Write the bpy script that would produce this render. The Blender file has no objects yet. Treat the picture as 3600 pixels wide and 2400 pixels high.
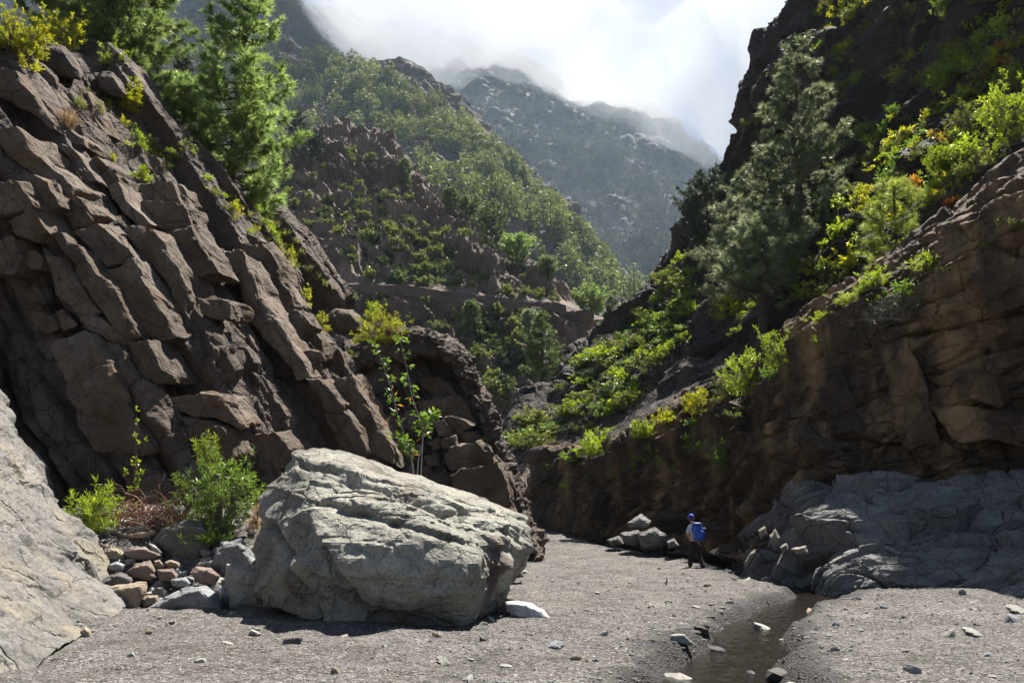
import bpy, bmesh, math, random
import numpy as np
from mathutils import Vector, Matrix

random.seed(7)
rng = np.random.default_rng(11)
scene = bpy.context.scene
COL = scene.collection

# ------------------------------------------------------------------ camera
F = 2800.0                      # focal length in photo pixels (3600 x 2400)
PITCH = math.radians(12.48)
CAMH = 1.6
cam_d = bpy.data.cameras.new('camera')
cam_d.sensor_width = 36.0
cam_d.lens = 36.0 * F / 3600.0
cam_d.clip_start = 0.1
cam_d.clip_end = 12000
cam = bpy.data.objects.new('camera', cam_d)
COL.objects.link(cam)
cam.location = (0, 0, CAMH)
cam.rotation_euler = (math.pi / 2 + PITCH, 0, 0)
scene.camera = cam

# ------------------------------------------------------------------ light
SUN_AZ, SUN_EL = math.radians(35), math.radians(62)     # azimuth to the right of the view
SUN = Vector((math.sin(SUN_AZ) * math.cos(SUN_EL), math.cos(SUN_AZ) * math.cos(SUN_EL), math.sin(SUN_EL)))
sd = bpy.data.lights.new('sun', 'SUN')
sd.energy = 5.0
sd.angle = math.radians(0.53)
sd.color = (1.0, 0.95, 0.87)
so = bpy.data.objects.new('sun', sd)
COL.objects.link(so)
so.rotation_euler = SUN.to_track_quat('Z', 'Y').to_euler()
so.location = (60, 60, 200)

world = bpy.data.worlds.new('World')
scene.world = world
world.use_nodes = True
wn, wl = world.node_tree.nodes, world.node_tree.links
wn.clear()
wo = wn.new('ShaderNodeOutputWorld')
bg = wn.new('ShaderNodeBackground')
bg.inputs['Strength'].default_value = 0.05
sky = wn.new('ShaderNodeTexSky')
sky.sky_type = 'NISHITA'
sky.sun_disc = False
sky.sun_elevation = SUN_EL
sky.sun_rotation = SUN_AZ
sky.altitude = 1500
sky.air_density = 0.6
sky.dust_density = 0.2
tc = wn.new('ShaderNodeTexCoord')
mp = wn.new('ShaderNodeMapping')
mp.inputs['Location'].default_value = (0.30, 0.0, 0.10)
mp.inputs['Scale'].default_value = (1.0, 1.0, 1.5)
nz = wn.new('ShaderNodeTexNoise')
nz.inputs['Scale'].default_value = 2.6
nz.inputs['Detail'].default_value = 7
nz.inputs['Roughness'].default_value = 0.55
rp = wn.new('ShaderNodeValToRGB')
rp.color_ramp.elements[0].position = 0.53
rp.color_ramp.elements[1].position = 0.70
mx = wn.new('ShaderNodeMixRGB')
mx.inputs[2].default_value = (4.4, 4.5, 4.7, 1)
wl.new(tc.outputs['Generated'], mp.inputs['Vector'])
wl.new(mp.outputs['Vector'], nz.inputs['Vector'])
wl.new(nz.outputs['Fac'], rp.inputs['Fac'])
wl.new(rp.outputs['Color'], mx.inputs[0])
wl.new(sky.outputs['Color'], mx.inputs[1])
wl.new(mx.outputs['Color'], bg.inputs['Color'])
wl.new(bg.outputs['Background'], wo.inputs['Surface'])

scene.view_settings.view_transform = 'Standard'
scene.view_settings.look = 'None'
scene.view_settings.exposure = 1.78
scene.view_settings.gamma = 1.0
scene.cycles.max_bounces = 8
scene.cycles.diffuse_bounces = 3
scene.cycles.transparent_max_bounces = 8
scene.cycles.volume_bounces = 6
scene.cycles.use_denoising = True
scene.cycles.sample_clamp_indirect = 3.0

# ------------------------------------------------------------------ helpers
CP, SP = math.cos(PITCH), math.sin(PITCH)

def P(u, v, d):
    """world point seen at photo pixel (u, v) at forward distance d"""
    x, up = (u - 1800.0) / F, (1200.0 - v) / F
    k = d / (CP - up * SP)
    return np.array((x * k, d, CAMH + (SP + up * CP) * k))

def proj(p):
    p = np.asarray(p, float)
    y, z = p[..., 1], p[..., 2] - CAMH
    fw = y * CP + z * SP
    up = -y * SP + z * CP
    return np.stack((1800 + F * p[..., 0] / fw, 1200 - F * up / fw), -1)

_perm = np.random.default_rng(3).permutation(256).astype(np.int64)
_perm = np.concatenate((_perm, _perm))
_grad = np.random.default_rng(4).normal(size=(256, 3))
_grad /= np.linalg.norm(_grad, axis=1, keepdims=True)

def noise(p, seed=0):
    p = np.asarray(p, float) + seed * 17.37
    i = np.floor(p).astype(np.int64)
    f = p - i
    w = f * f * f * (f * (f * 6 - 15) + 10)
    i &= 255
    r = 0
    for dx in (0, 1):
        for dy in (0, 1):
            for dz in (0, 1):
                h = _perm[(_perm[(_perm[(i[..., 0] + dx) & 255] + i[..., 1] + dy) & 255] + i[..., 2] + dz) & 255]
                g = _grad[h]
                dot = g[..., 0] * (f[..., 0] - dx) + g[..., 1] * (f[..., 1] - dy) + g[..., 2] * (f[..., 2] - dz)
                wx = w[..., 0] if dx else 1 - w[..., 0]
                wy = w[..., 1] if dy else 1 - w[..., 1]
                wz = w[..., 2] if dz else 1 - w[..., 2]
                r = r + dot * wx * wy * wz
    return r * 1.5

def fbm(p, freq, octv=4, seed=0, gain=0.5):
    p = np.asarray(p, float)
    r, a = 0, 1.0
    for k in range(octv):
        r = r + a * noise(p * freq, seed + k * 3)
        a *= gain
        freq *= 2.03
    return r

def ridged(p, freq, octv=4, seed=0, gain=0.5):
    p = np.asarray(p, float)
    r, a = 0, 1.0
    for k in range(octv):
        r = r + a * (1 - 2 * np.abs(noise(p * freq, seed + k * 3)))
        a *= gain
        freq *= 2.1
    return r

def worley(q, seed=0):
    q = np.asarray(q, float) + seed * 7.77
    i = np.floor(q).astype(np.int64)
    f = q - i
    n = q.shape[0]
    F1 = np.full(n, 9.0); F2 = np.full(n, 9.0); I1 = np.zeros(n, np.int64); I2 = np.zeros(n, np.int64)
    V1 = np.zeros((n, 3)); V2 = np.zeros((n, 3))
    for dx in (-1, 0, 1):
        for dy in (-1, 0, 1):
            for dz in (-1, 0, 1):
                h = _perm[(_perm[(_perm[(i[:, 0] + dx) & 255] + i[:, 1] + dy) & 255] + i[:, 2] + dz) & 255]
                fp = np.stack((dx + 0.5 + 0.42 * _grad[h, 0], dy + 0.5 + 0.42 * _grad[h, 1], dz + 0.5 + 0.42 * _grad[h, 2]), -1)
                v = f - fp
                d = np.einsum('ij,ij->i', v, v)
                m = d < F1
                m2 = (~m) & (d < F2)
                F2 = np.where(m, F1, np.where(m2, d, F2))
                I2 = np.where(m, I1, np.where(m2, h, I2))
                V2 = np.where(m[:, None], V1, np.where(m2[:, None], v, V2))
                F1 = np.where(m, d, F1)
                I1 = np.where(m, h, I1)
                V1 = np.where(m[:, None], v, V1)
    return np.sqrt(F1), np.sqrt(F2), I1, V1, I2, V2

def frame(a, s):
    """orthonormal frame from a along-axis and an approximate outward axis"""
    a = np.asarray(a, float); a = a / np.linalg.norm(a)
    s = np.asarray(s, float); s = s - a * (a @ s); s /= np.linalg.norm(s)
    return np.array((a, np.cross(a, s), s))

def blocks(p, fr, size, seed=0, tilt=0.6, crack=0.35, crack_w=0.16):
    """fractured-rock displacement: every cell is a tilted facet, joints cut in between"""
    q = (np.asarray(p) @ fr.T) / np.asarray(size, float)
    q = q + 0.12 * np.stack((noise(q * 1.7, 3), noise(q * 1.7, 5), noise(q * 1.7, 8)), -1)
    F1, F2, I1, V1, I2, V2 = worley(q, seed)
    def val(I, V):
        return 0.5 * _grad[I, 0] + tilt * np.einsum('ij,ij->i', V, _grad[(I * 7 + 13) & 255])
    e = np.clip((F2 - F1) / crack_w, 0, 1)
    w = 0.5 + 0.5 * (e * e * (3 - 2 * e))
    return val(I1, V1) * w + val(I2, V2) * (1 - w) - crack * (1 - e) ** 2

def smooth(x, a, b):
    t = np.clip((np.asarray(x, float) - a) / (b - a), 0, 1)
    return t * t * (3 - 2 * t)

def cr(A, n, w=None):
    """Catmull-Rom resample along axis 0; w = relative sampling density of every segment"""
    A = np.asarray(A, float)
    m = len(A)
    if w is None:
        t = np.linspace(0, m - 1, n)
    else:
        w = np.asarray((list(w) + [w[-1]] * m)[:m - 1], float)
        cum = np.concatenate(([0], np.cumsum(w)))
        t = np.interp(np.linspace(0, cum[-1], n), cum, np.arange(m))
    i = np.minimum(t.astype(int), m - 2)
    f = (t - i).reshape((-1,) + (1,) * (A.ndim - 1))
    ext = np.concatenate((2 * A[:1] - A[1:2], A, 2 * A[-1:] - A[-2:-1]))
    p0, p1, p2, p3 = ext[i], ext[i + 1], ext[i + 2], ext[i + 3]
    return 0.5 * (2 * p1 + (p2 - p0) * f + (2 * p0 - 5 * p1 + 4 * p2 - p3) * f ** 2 + (3 * p1 - p0 - 3 * p2 + p3) * f ** 3)

def loft(rows, nu, nv, wu=None, wv=None):
    """rows: list of rows of (u, v, depth) -> grid nv x nu of world points"""
    C = np.array([[P(*q) for q in r] for r in rows])
    G = cr(C, nv, wv)
    return np.swapaxes(cr(np.swapaxes(G, 0, 1), nu, wu), 0, 1)

def beds(p, n, thick, seed=0, edge=0.14, groove=0.25):
    """stacked layers: each bed stands proud or recessed, with a groove along the bedding plane"""
    p = np.asarray(p)
    c = (p @ np.asarray(n, float)) / thick + 0.35 * fbm(p, 0.25 / thick, 3, seed + 2)
    i = np.floor(c).astype(np.int64); f = c - i
    h = lambda k: _grad[_perm[(k + seed * 31) & 255], 1]
    w = smooth(f, 1 - edge, 1)
    g = np.minimum(f, 1 - f)
    return h(i) * (1 - w) + h(i + 1) * w - groove * (1 - smooth(g, 0, edge))

def grid_normals(G):
    du = np.gradient(G, axis=1); dv = np.gradient(G, axis=0)
    n = np.cross(du, dv)
    n /= np.linalg.norm(n, axis=2, keepdims=True) + 1e-9
    c = np.array((0, 0, CAMH)) - G
    if np.mean(np.sum(n * c, axis=2)) < 0:
        n = -n
    return n

def mesh_np(name, V, faces, mat, parent=None, smooth_shade=False, mats=None, attr=None):
    """faces: int array (n,3) or (n,4), or list of arrays; one mesh object"""
    if not isinstance(faces, list):
        faces = [faces]
    faces = [np.asarray(f, np.int64) for f in faces if len(f)]
    V = np.asarray(V, float).reshape(-1, 3)
    me = bpy.data.meshes.new(name)
    me.vertices.add(len(V))
    me.vertices.foreach_set('co', V.ravel().astype(np.float32))
    tot = sum(f.size for f in faces)
    npoly = sum(len(f) for f in faces)
    me.loops.add(tot)
    me.loops.foreach_set('vertex_index', np.concatenate([f.ravel() for f in faces]).astype(np.int32))
    me.polygons.add(npoly)
    sizes = np.concatenate([np.full(len(f), f.shape[1]) for f in faces])
    starts = np.concatenate(([0], np.cumsum(sizes)[:-1]))
    me.polygons.foreach_set('loop_start', starts.astype(np.int32))
    me.polygons.foreach_set('loop_total', sizes.astype(np.int32))
    me.polygons.foreach_set('use_smooth', np.full(npoly, bool(smooth_shade)))
    for m in (mats or [mat]):
        if m is not None:
            me.materials.append(m)
    if attr is not None:
        a = me.attributes.new('tone', 'FLOAT', 'POINT')
        a.data.foreach_set('value', np.asarray(attr, np.float32))
    me.update(calc_edges=True)
    o = bpy.data.objects.new(name, me)
    COL.objects.link(o)
    if parent is not None:
        o.parent = parent
    return o

def grid_faces(nv, nu):
    i = np.arange(nv * nu).reshape(nv, nu)
    return np.stack((i[:-1, :-1], i[:-1, 1:], i[1:, 1:], i[1:, :-1]), -1).reshape(-1, 4)

SURF = {}
def grid_obj(name, G, mat, parent=None, smooth_shade=False, key=None):
    nv, nu = G.shape[:2]
    o = mesh_np(name, G, grid_faces(nv, nu), mat, parent, smooth_shade)
    SURF[key or name] = (G.reshape(-1, 3), proj(G.reshape(-1, 3)), grid_normals(G).reshape(-1, 3))
    return o

def hit(key, u, v, r=25):
    """nearest point of a built surface seen at pixel (u, v), with its normal"""
    g, uv, n = SURF[key]
    d = np.hypot(uv[:, 0] - u, uv[:, 1] - v)
    m = np.where(d < r)[0]
    if len(m) == 0:
        i = int(np.argmin(d))
        return g[i].copy(), n[i]
    k = m[np.argmin(g[m, 1] + d[m] * 0.02 * g[m, 1] / 20)]
    return g[k].copy(), n[k]

def tag(o, label=None, cat=None, group=None, kind=None):
    if label: o['label'] = label
    if cat: o['category'] = cat
    if group: o['group'] = group
    if kind: o['kind'] = kind
    return o

def empty(name, loc=(0, 0, 0), rz=0.0):
    o = bpy.data.objects.new(name, None)
    COL.objects.link(o)
    o.location = loc
    o.rotation_euler = (0, 0, rz)
    o.empty_display_size = 0.2
    return o

def copy_tree(o, parent=None):
    c = o.copy()
    COL.objects.link(c)
    c.parent = parent
    for ch in list(o.children):
        copy_tree(ch, c)
    return c

# ------------------------------------------------------------------ materials
def new_mat(name):
    m = bpy.data.materials.new(name)
    m.use_nodes = True
    nt = m.node_tree
    return m, nt, nt.nodes, nt.links, nt.nodes['Principled BSDF']

def rock_mat(name, cols, scale=1.0, bump=0.4, rough=0.9, spec=0.3, fine=18.0, stain=None, stain_amt=0.5, strata=None, strata_scale=3.0, crack=0.0, vary=False):
    """layered procedural rock: broad colour fields, speckle, optional bedding bands, stains and hairline joints"""
    m, nt, N, L, b = new_mat(name)
    geo = N.new('ShaderNodeNewGeometry')
    def tex(sc, det=6, ro=0.6, vec=None):
        n = N.new('ShaderNodeTexNoise')
        n.inputs['Scale'].default_value = sc
        n.inputs['Detail'].default_value = det
        n.inputs['Roughness'].default_value = ro
        L.new(vec or geo.outputs['Position'], n.inputs['Vector'])
        return n
    n1 = tex(0.55 * scale, 6, 0.65)
    r1 = N.new('ShaderNodeValToRGB')
    els = r1.color_ramp.elements
    els[0].position = 0.30; els[1].position = 0.72
    els[0].color = (*cols[0], 1); els[1].color = (*cols[-1], 1)
    for k, c in enumerate(cols[1:-1]):
        e = els.new(0.30 + 0.42 * (k + 1) / (len(cols) - 1)); e.color = (*c, 1)
    L.new(n1.outputs['Fac'], r1.inputs['Fac'])
    n2 = tex(fine * scale, 3, 0.7)
    r2 = N.new('ShaderNodeValToRGB')
    r2.color_ramp.elements[0].position = 0.32; r2.color_ramp.elements[0].color = (0.55, 0.55, 0.55, 1)
    r2.color_ramp.elements[1].position = 0.70; r2.color_ramp.elements[1].color = (1.35, 1.35, 1.35, 1)
    L.new(n2.outputs['Fac'], r2.inputs['Fac'])
    mul = N.new('ShaderNodeMixRGB'); mul.blend_type = 'MULTIPLY'; mul.inputs[0].default_value = 0.8
    L.new(r1.outputs['Color'], mul.inputs[1]); L.new(r2.outputs['Color'], mul.inputs[2])
    col = mul.outputs['Color']
    if stain is not None:
        mpg = N.new('ShaderNodeMapping'); mpg.inputs['Scale'].default_value = (1.4, 1.4, 0.28)
        L.new(geo.outputs['Position'], mpg.inputs['Vector'])
        n3 = tex(0.8 * scale, 7, 0.6, mpg.outputs['Vector'])
        r3 = N.new('ShaderNodeValToRGB')
        r3.color_ramp.elements[0].position = 0.50; r3.color_ramp.elements[0].color = (0, 0, 0, 1)
        r3.color_ramp.elements[1].position = 0.68; r3.color_ramp.elements[1].color = (stain_amt,) * 3 + (1,)
        L.new(n3.outputs['Fac'], r3.inputs['Fac'])
        mm = N.new('ShaderNodeMixRGB'); mm.inputs[2].default_value = (*stain, 1)
        L.new(r3.outputs['Color'], mm.inputs[0]); L.new(col, mm.inputs[1])
        col = mm.outputs['Color']
    hsum = None
    if strata is not None:
        dt = N.new('ShaderNodeVectorMath'); dt.operation = 'DOT_PRODUCT'
        dt.inputs[1].default_value = tuple(strata)
        wob = N.new('ShaderNodeVectorMath'); wob.operation = 'SCALE'; wob.inputs['Scale'].default_value = 0.5
        L.new(n1.outputs['Color'], wob.inputs[0])
        ad = N.new('ShaderNodeVectorMath'); ad.operation = 'ADD'
        L.new(geo.outputs['Position'], ad.inputs[0]); L.new(wob.outputs[0], ad.inputs[1])
        L.new(ad.outputs[0], dt.inputs[0])
        cx = N.new('ShaderNodeCombineXYZ'); L.new(dt.outputs['Value'], cx.inputs[0])
        n4 = tex(strata_scale, 5, 0.75, cx.outputs[0])
        r4 = N.new('ShaderNodeValToRGB')
        r4.color_ramp.elements[0].position = 0.35; r4.color_ramp.elements[0].color = (0.6, 0.6, 0.6, 1)
        r4.color_ramp.elements[1].position = 0.62; r4.color_ramp.elements[1].color = (1.2, 1.18, 1.15, 1)
        L.new(n4.outputs['Fac'], r4.inputs['Fac'])
        m4 = N.new('ShaderNodeMixRGB'); m4.blend_type = 'MULTIPLY'; m4.inputs[0].default_value = 0.75
        L.new(col, m4.inputs[1]); L.new(r4.outputs['Color'], m4.inputs[2])
        col = m4.outputs['Color']
        hsum = n4.outputs['Fac']
    oi = N.new('ShaderNodeObjectInfo')
    mro = N.new('ShaderNodeMapRange'); mro.inputs['To Min'].default_value = 0.78; mro.inputs['To Max'].default_value = 1.18
    L.new(oi.outputs['Random'], mro.inputs['Value'])
    hs = N.new('ShaderNodeHueSaturation'); hs.inputs['Saturation'].default_value = 1.12
    if vary: L.new(mro.outputs[0], hs.inputs['Value'])
    L.new(col, hs.inputs['Color']); col = hs.outputs['Color']
    L.new(col, b.inputs['Base Color'])
    b.inputs['Roughness'].default_value = rough
    b.inputs['Specular IOR Level'].default_value = spec
    nb = tex(5.0 * scale, 6, 0.68)
    add = N.new('ShaderNodeMath'); add.operation = 'ADD'
    L.new(nb.outputs['Fac'], add.inputs[0])
    if hsum is not None:
        L.new(hsum, add.inputs[1])
    else:
        add.inputs[1].default_value = 0
    hout = add.outputs[0]
    if crack > 0:
        vo = N.new('ShaderNodeTexVoronoi'); vo.feature = 'DISTANCE_TO_EDGE'
        vo.inputs['Scale'].default_value = 1.3 * scale
        wv = N.new('ShaderNodeVectorMath'); wv.operation = 'SCALE'; wv.inputs['Scale'].default_value = 0.9
        L.new(n1.outputs['Color'], wv.inputs[0])
        av = N.new('ShaderNodeVectorMath'); av.operation = 'ADD'
        L.new(geo.outputs['Position'], av.inputs[0]); L.new(wv.outputs[0], av.inputs[1])
        L.new(av.outputs[0], vo.inputs['Vector'])
        rc = N.new('ShaderNodeMapRange'); rc.inputs['From Max'].default_value = 0.035
        rc.inputs['To Min'].default_value = -crack; rc.inputs['To Max'].default_value = 0
        L.new(vo.outputs['Distance'], rc.inputs['Value'])
        a2 = N.new('ShaderNodeMath'); a2.operation = 'ADD'
        L.new(hout, a2.inputs[0]); L.new(rc.outputs[0], a2.inputs[1])
        hout = a2.outputs[0]
    bp = N.new('ShaderNodeBump'); bp.inputs['Strength'].default_value = bump; bp.inputs['Distance'].default_value = 0.12 / max(scale, 0.02)
    L.new(hout, bp.inputs['Height'])
    L.new(bp.outputs['Normal'], b.inputs['Normal'])
    return m

def leaf_mat(name, c1, c2, trans=0.45, rough=0.45, scale=4.0, accent=None, accent_pos=0.9):
    m, nt, N, L, b = new_mat(name)
    oi = N.new('ShaderNodeObjectInfo')
    geo = N.new('ShaderNodeNewGeometry')
    n = N.new('ShaderNodeTexNoise'); n.inputs['Scale'].default_value = scale; n.inputs['Detail'].default_value = 3
    L.new(geo.outputs['Position'], n.inputs['Vector'])
    at = N.new('ShaderNodeAttribute'); at.attribute_name = 'tone'
    ad = N.new('ShaderNodeMath'); ad.operation = 'MULTIPLY_ADD'; ad.inputs[1].default_value = 0.5
    L.new(at.outputs['Fac'], ad.inputs[0]); 
    hf = N.new('ShaderNodeMath'); hf.operation = 'MULTIPLY'; hf.inputs[1].default_value = 0.5
    L.new(n.outputs['Fac'], hf.inputs[0]); L.new(hf.outputs[0], ad.inputs[2])
    r = N.new('ShaderNodeValToRGB')
    r.color_ramp.elements[0].position = 0.2; r.color_ramp.elements[0].color = (*c1, 1)
    r.color_ramp.elements[1].position = 0.75; r.color_ramp.elements[1].color = (*c2, 1)
    if accent:
        e = r.color_ramp.elements.new(accent_pos); e.color = (*accent, 1)
    L.new(ad.outputs[0], r.inputs['Fac'])
    hs = N.new('ShaderNodeHueSaturation')
    mr = N.new('ShaderNodeMapRange'); mr.inputs['To Min'].default_value = 0.75; mr.inputs['To Max'].default_value = 1.2
    L.new(oi.outputs['Random'], mr.inputs['Value']); L.new(mr.outputs[0], hs.inputs['Value'])
    L.new(r.outputs['Color'], hs.inputs['Color'])
    L.new(hs.outputs['Color'], b.inputs['Base Color'])
    b.inputs['Roughness'].default_value = rough
    b.inputs['Specular IOR Level'].default_value = 0.4
    tr = N.new('ShaderNodeBsdfTranslucent')
    L.new(hs.outputs['Color'], tr.inputs['Color'])
    ms = N.new('ShaderNodeMixShader'); ms.inputs[0].default_value = trans
    L.new(b.outputs[0], ms.inputs[1]); L.new(tr.outputs[0], ms.inputs[2])
    L.new(ms.outputs[0], N['Material Output'].inputs['Surface'])
    return m

def plain_mat(name, c, rough=0.8, spec=0.3, var=0.25, scale=12.0, bump=0.2):
    m, nt, N, L, b = new_mat(name)
    geo = N.new('ShaderNodeTexCoord')
    n = N.new('ShaderNodeTexNoise'); n.inputs['Scale'].default_value = scale; n.inputs['Detail'].default_value = 6
    L.new(geo.outputs['Object'], n.inputs['Vector'])
    r = N.new('ShaderNodeValToRGB')
    r.color_ramp.elements[0].position = 0.3; r.color_ramp.elements[0].color = (*[x * (1 - var) for x in c], 1)
    r.color_ramp.elements[1].position = 0.7; r.color_ramp.elements[1].color = (*[x * (1 + var) for x in c], 1)
    L.new(n.outputs['Fac'], r.inputs['Fac'])
    L.new(r.outputs['Color'], b.inputs['Base Color'])
    b.inputs['Roughness'].default_value = rough
    b.inputs['Specular IOR Level'].default_value = spec
    if bump:
        bp = N.new('ShaderNodeBump'); bp.inputs['Strength'].default_value = bump; bp.inputs['Distance'].default_value = 0.02
        L.new(n.outputs['Fac'], bp.inputs['Height']); L.new(bp.outputs['Normal'], b.inputs['Normal'])
    return m

M = {}
BED_L = frame(P(760, 1500, 23.5) - P(330, 700, 21.5), (0.45, -0.88, 0.1))      # left cliff: beds plunge to the right
BED_R = frame(P(2780, 1180, 28) - P(3600, 680, 20.5), (-0.9, -0.4, 0.0))       # right wall: beds rise to the right
M['cliff'] = rock_mat('brown_cliff_rock', [(0.034, 0.025, 0.020), (0.076, 0.058, 0.047), (0.138, 0.112, 0.092)], 1.0, 0.85, crack=0.7)
M['slab'] = rock_mat('bedded_slab_rock', [(0.048, 0.034, 0.025), (0.092, 0.071, 0.054), (0.152, 0.126, 0.103)], 0.9, 0.65, stain=(0.085, 0.050, 0.023), stain_amt=0.65, crack=0.6, vary=True)
M['pale'] = rock_mat('pale_grey_rock', [(0.085, 0.08, 0.074), (0.125, 0.119, 0.111), (0.17, 0.163, 0.15)], 0.8, 0.6, stain=(0.22, 0.185, 0.13), stain_amt=0.6, crack=0.6)
M['boulder'] = rock_mat('boulder_rock', [(0.125, 0.121, 0.102), (0.21, 0.204, 0.174), (0.32, 0.308, 0.262)], 1.1, 0.8, stain=(0.075, 0.055, 0.047), stain_amt=0.95, crack=0.4)
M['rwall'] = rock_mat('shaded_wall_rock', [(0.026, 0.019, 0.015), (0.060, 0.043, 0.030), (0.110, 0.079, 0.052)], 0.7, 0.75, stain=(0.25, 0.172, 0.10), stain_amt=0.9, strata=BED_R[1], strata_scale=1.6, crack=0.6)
M['shelf'] = rock_mat('grey_ledge_rock', [(0.095, 0.093, 0.09), (0.145, 0.142, 0.137), (0.205, 0.20, 0.19)], 0.9, 0.8, stain=(0.07, 0.063, 0.06), stain_amt=0.6, crack=0.6)
M['rslope'] = rock_mat('dark_slope_rock', [(0.016, 0.013, 0.011), (0.036, 0.029, 0.024), (0.070, 0.053, 0.042)], 0.5, 0.8, spec=0.2, rough=0.85, fine=10, crack=0.5)
M['spur'] = rock_mat('spur_rock', [(0.060, 0.040, 0.032), (0.115, 0.086, 0.068), (0.20, 0.16, 0.125)], 0.16, 0.8, fine=14)
M['ridge'] = rock_mat('forest_ridge_rock', [(0.035, 0.042, 0.022), (0.085, 0.068, 0.053), (0.18, 0.145, 0.12)], 0.035, 0.8, fine=12)
M['far'] = rock_mat('far_mountain_rock', [(0.016, 0.020, 0.011), (0.030, 0.027, 0.022), (0.052, 0.040, 0.034)], 0.014, 0.7, fine=12)
# ================================================================== GROUND
def gz(x, y):
    """smooth riverbed level"""
    return 0.042 * np.maximum(0, np.minimum(y, 75) - 29.0) + 0.05 * np.maximum(0, y - 110)* 0

def gp(u, v):
    """point of the flat riverbed seen at a pixel"""
    x, up = (u - 1800.0) / F, (1200.0 - v) / F
    dy, dz = CP - up * SP, SP + up * CP
    y = -CAMH / dz * dy
    for _ in range(12):
        y = (float(gz(0, y)) - CAMH) / dz * dy if dz < -1e-4 else y
        y = min(max(y, 2), 80)
    return np.array((x * y / dy, y))

STREAM = [(2430, 2700, .82), (2500, 2480, .76), (2548, 2340, .68), (2622, 2220, .52), (2702, 2150, .48), (2800, 2108, .55),
          (2890, 2078, .50), (2800, 2052, .42), (2690, 2028, .40), (2590, 1998, .40), (2470, 1972, .38), (2300, 1955, .42), (2120, 1936, .5), (1960, 1908, .6), (1930, 1880, .7)]
SC = cr(np.array([(*gp(u, v), w) for u, v, w in STREAM]), 160)

def stream_dist(x, y):
    sh = np.shape(x)
    pts = np.stack((np.ravel(x), np.ravel(y)), -1)
    best = np.full(len(pts), 1e9)
    for k in range(len(SC)):
        d = np.hypot(pts[:, 0] - SC[k, 0], pts[:, 1] - SC[k, 1]) - SC[k, 2]
        best = np.minimum(best, d)
    return best.reshape(sh)

def ground_z(x, y, detail=True):
    x = np.asarray(x, float); y = np.asarray(y, float)
    p = np.stack((x, y, np.zeros_like(x)), -1)
    z = gz(x, y)
    near = smooth(y, 70, 45)
    z = z + near * 0.10 * fbm(p, 0.22, 3, 5)
    # gravel crest between the stream and the ledges, sandy hump at the stream bend
    z = z + 0.16 * np.exp(-(((x - 8.9) / 2.2) ** 2 + ((y - 16.6) / 1.3) ** 2))
    # bank of rubble at the foot of the left cliff
    z = z + 1.75 * smooth(y + 0.35 * fbm(p, 0.5, 2, 4), 15.0, 19.6) * smooth(x, -2.6, -4.2) * near
    sdist = stream_dist(x, y) + 0.22 * fbm(p, 1.1, 4, 9) * near
    z = z - 0.30 * smooth(sdist, 0.30, -0.14) * near
    z = z + 0.05 * near * fbm(p, 1.2, 4, 21) + 0.03 * near * ridged(p * np.array((1, 1.6, 1)), 0.7, 3, 27)
    return z

def ground_axis(lo, hi, segs):
    pts = [np.linspace(a, b, n, endpoint=False) for a, b, n in segs]
    return np.concatenate(pts + [[hi]])

gx = ground_axis(-4000, 4000, [(-4000, -300, 6), (-300, -40, 10), (-40, -10, 14), (-10, 12, 240), (12, 40, 14), (40, 300, 8), (300, 4000, 6)])
gy = ground_axis(-400, 5000, [(-400, -20, 6), (-20, 6, 16), (6, 14, 190), (14, 24, 120), (24, 60, 70), (60, 130, 14), (130, 1000, 16), (1000, 5000, 8)])
XX, YY = np.meshgrid(gx, gy)
ZZ = ground_z(XX, YY)
GG = np.stack((XX, YY, ZZ), -1)
# gravel material: colour varies from dry pale grit to dark wet sand close to the water level
m, nt, N, L, b = new_mat('dark_gravel')
geo = N.new('ShaderNodeNewGeometry')
def _n(sc, det=8, ro=0.7):
    n = N.new('ShaderNodeTexNoise'); n.inputs['Scale'].default_value = sc; n.inputs['Detail'].default_value = det
    n.inputs['Roughness'].default_value = ro
    L.new(geo.outputs['Position'], n.inputs['Vector']); return n
v1 = N.new('ShaderNodeTexVoronoi'); v1.inputs['Scale'].default_value = 34; v1.inputs['Randomness'].default_value = 1
L.new(geo.outputs['Position'], v1.inputs['Vector'])
r = N.new('ShaderNodeValToRGB'); e = r.color_ramp.elements
e[0].position = 0.0; e[0].color = (0.05, 0.045, 0.042, 1); e[1].position = 1.0; e[1].color = (0.22, 0.205, 0.19, 1)
q = e.new(0.55); q.color = (0.10, 0.092, 0.086, 1)
sep = N.new('ShaderNodeSeparateColor'); L.new(v1.outputs['Color'], sep.inputs[0])
L.new(sep.outputs[0], r.inputs['Fac'])
nb = _n(0.9, 6); rb = N.new('ShaderNodeValToRGB')
rb.color_ramp.elements[0].position = 0.35; rb.color_ramp.elements[0].color = (0.62, 0.61, 0.60, 1)
rb.color_ramp.elements[1].position = 0.65; rb.color_ramp.elements[1].color = (1.18, 1.17, 1.15, 1)
L.new(nb.outputs['Fac'], rb.inputs['Fac'])
mu = N.new('ShaderNodeMixRGB'); mu.blend_type = 'MULTIPLY'; mu.inputs[0].default_value = 1
L.new(r.outputs['Color'], mu.inputs[1]); L.new(rb.outputs['Color'], mu.inputs[2])
at = N.new('ShaderNodeAttribute'); at.attribute_name = 'tone'
wet = N.new('ShaderNodeMixRGB'); wet.inputs[2].default_value = (0.018, 0.015, 0.013, 1)
L.new(at.outputs['Fac'], wet.inputs[0]); L.new(mu.outputs['Color'], wet.inputs[1])
L.new(wet.outputs['Color'], b.inputs['Base Color'])
ro = N.new('ShaderNodeMapRange'); ro.inputs['To Min'].default_value = 0.95; ro.inputs['To Max'].default_value = 0.7
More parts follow.
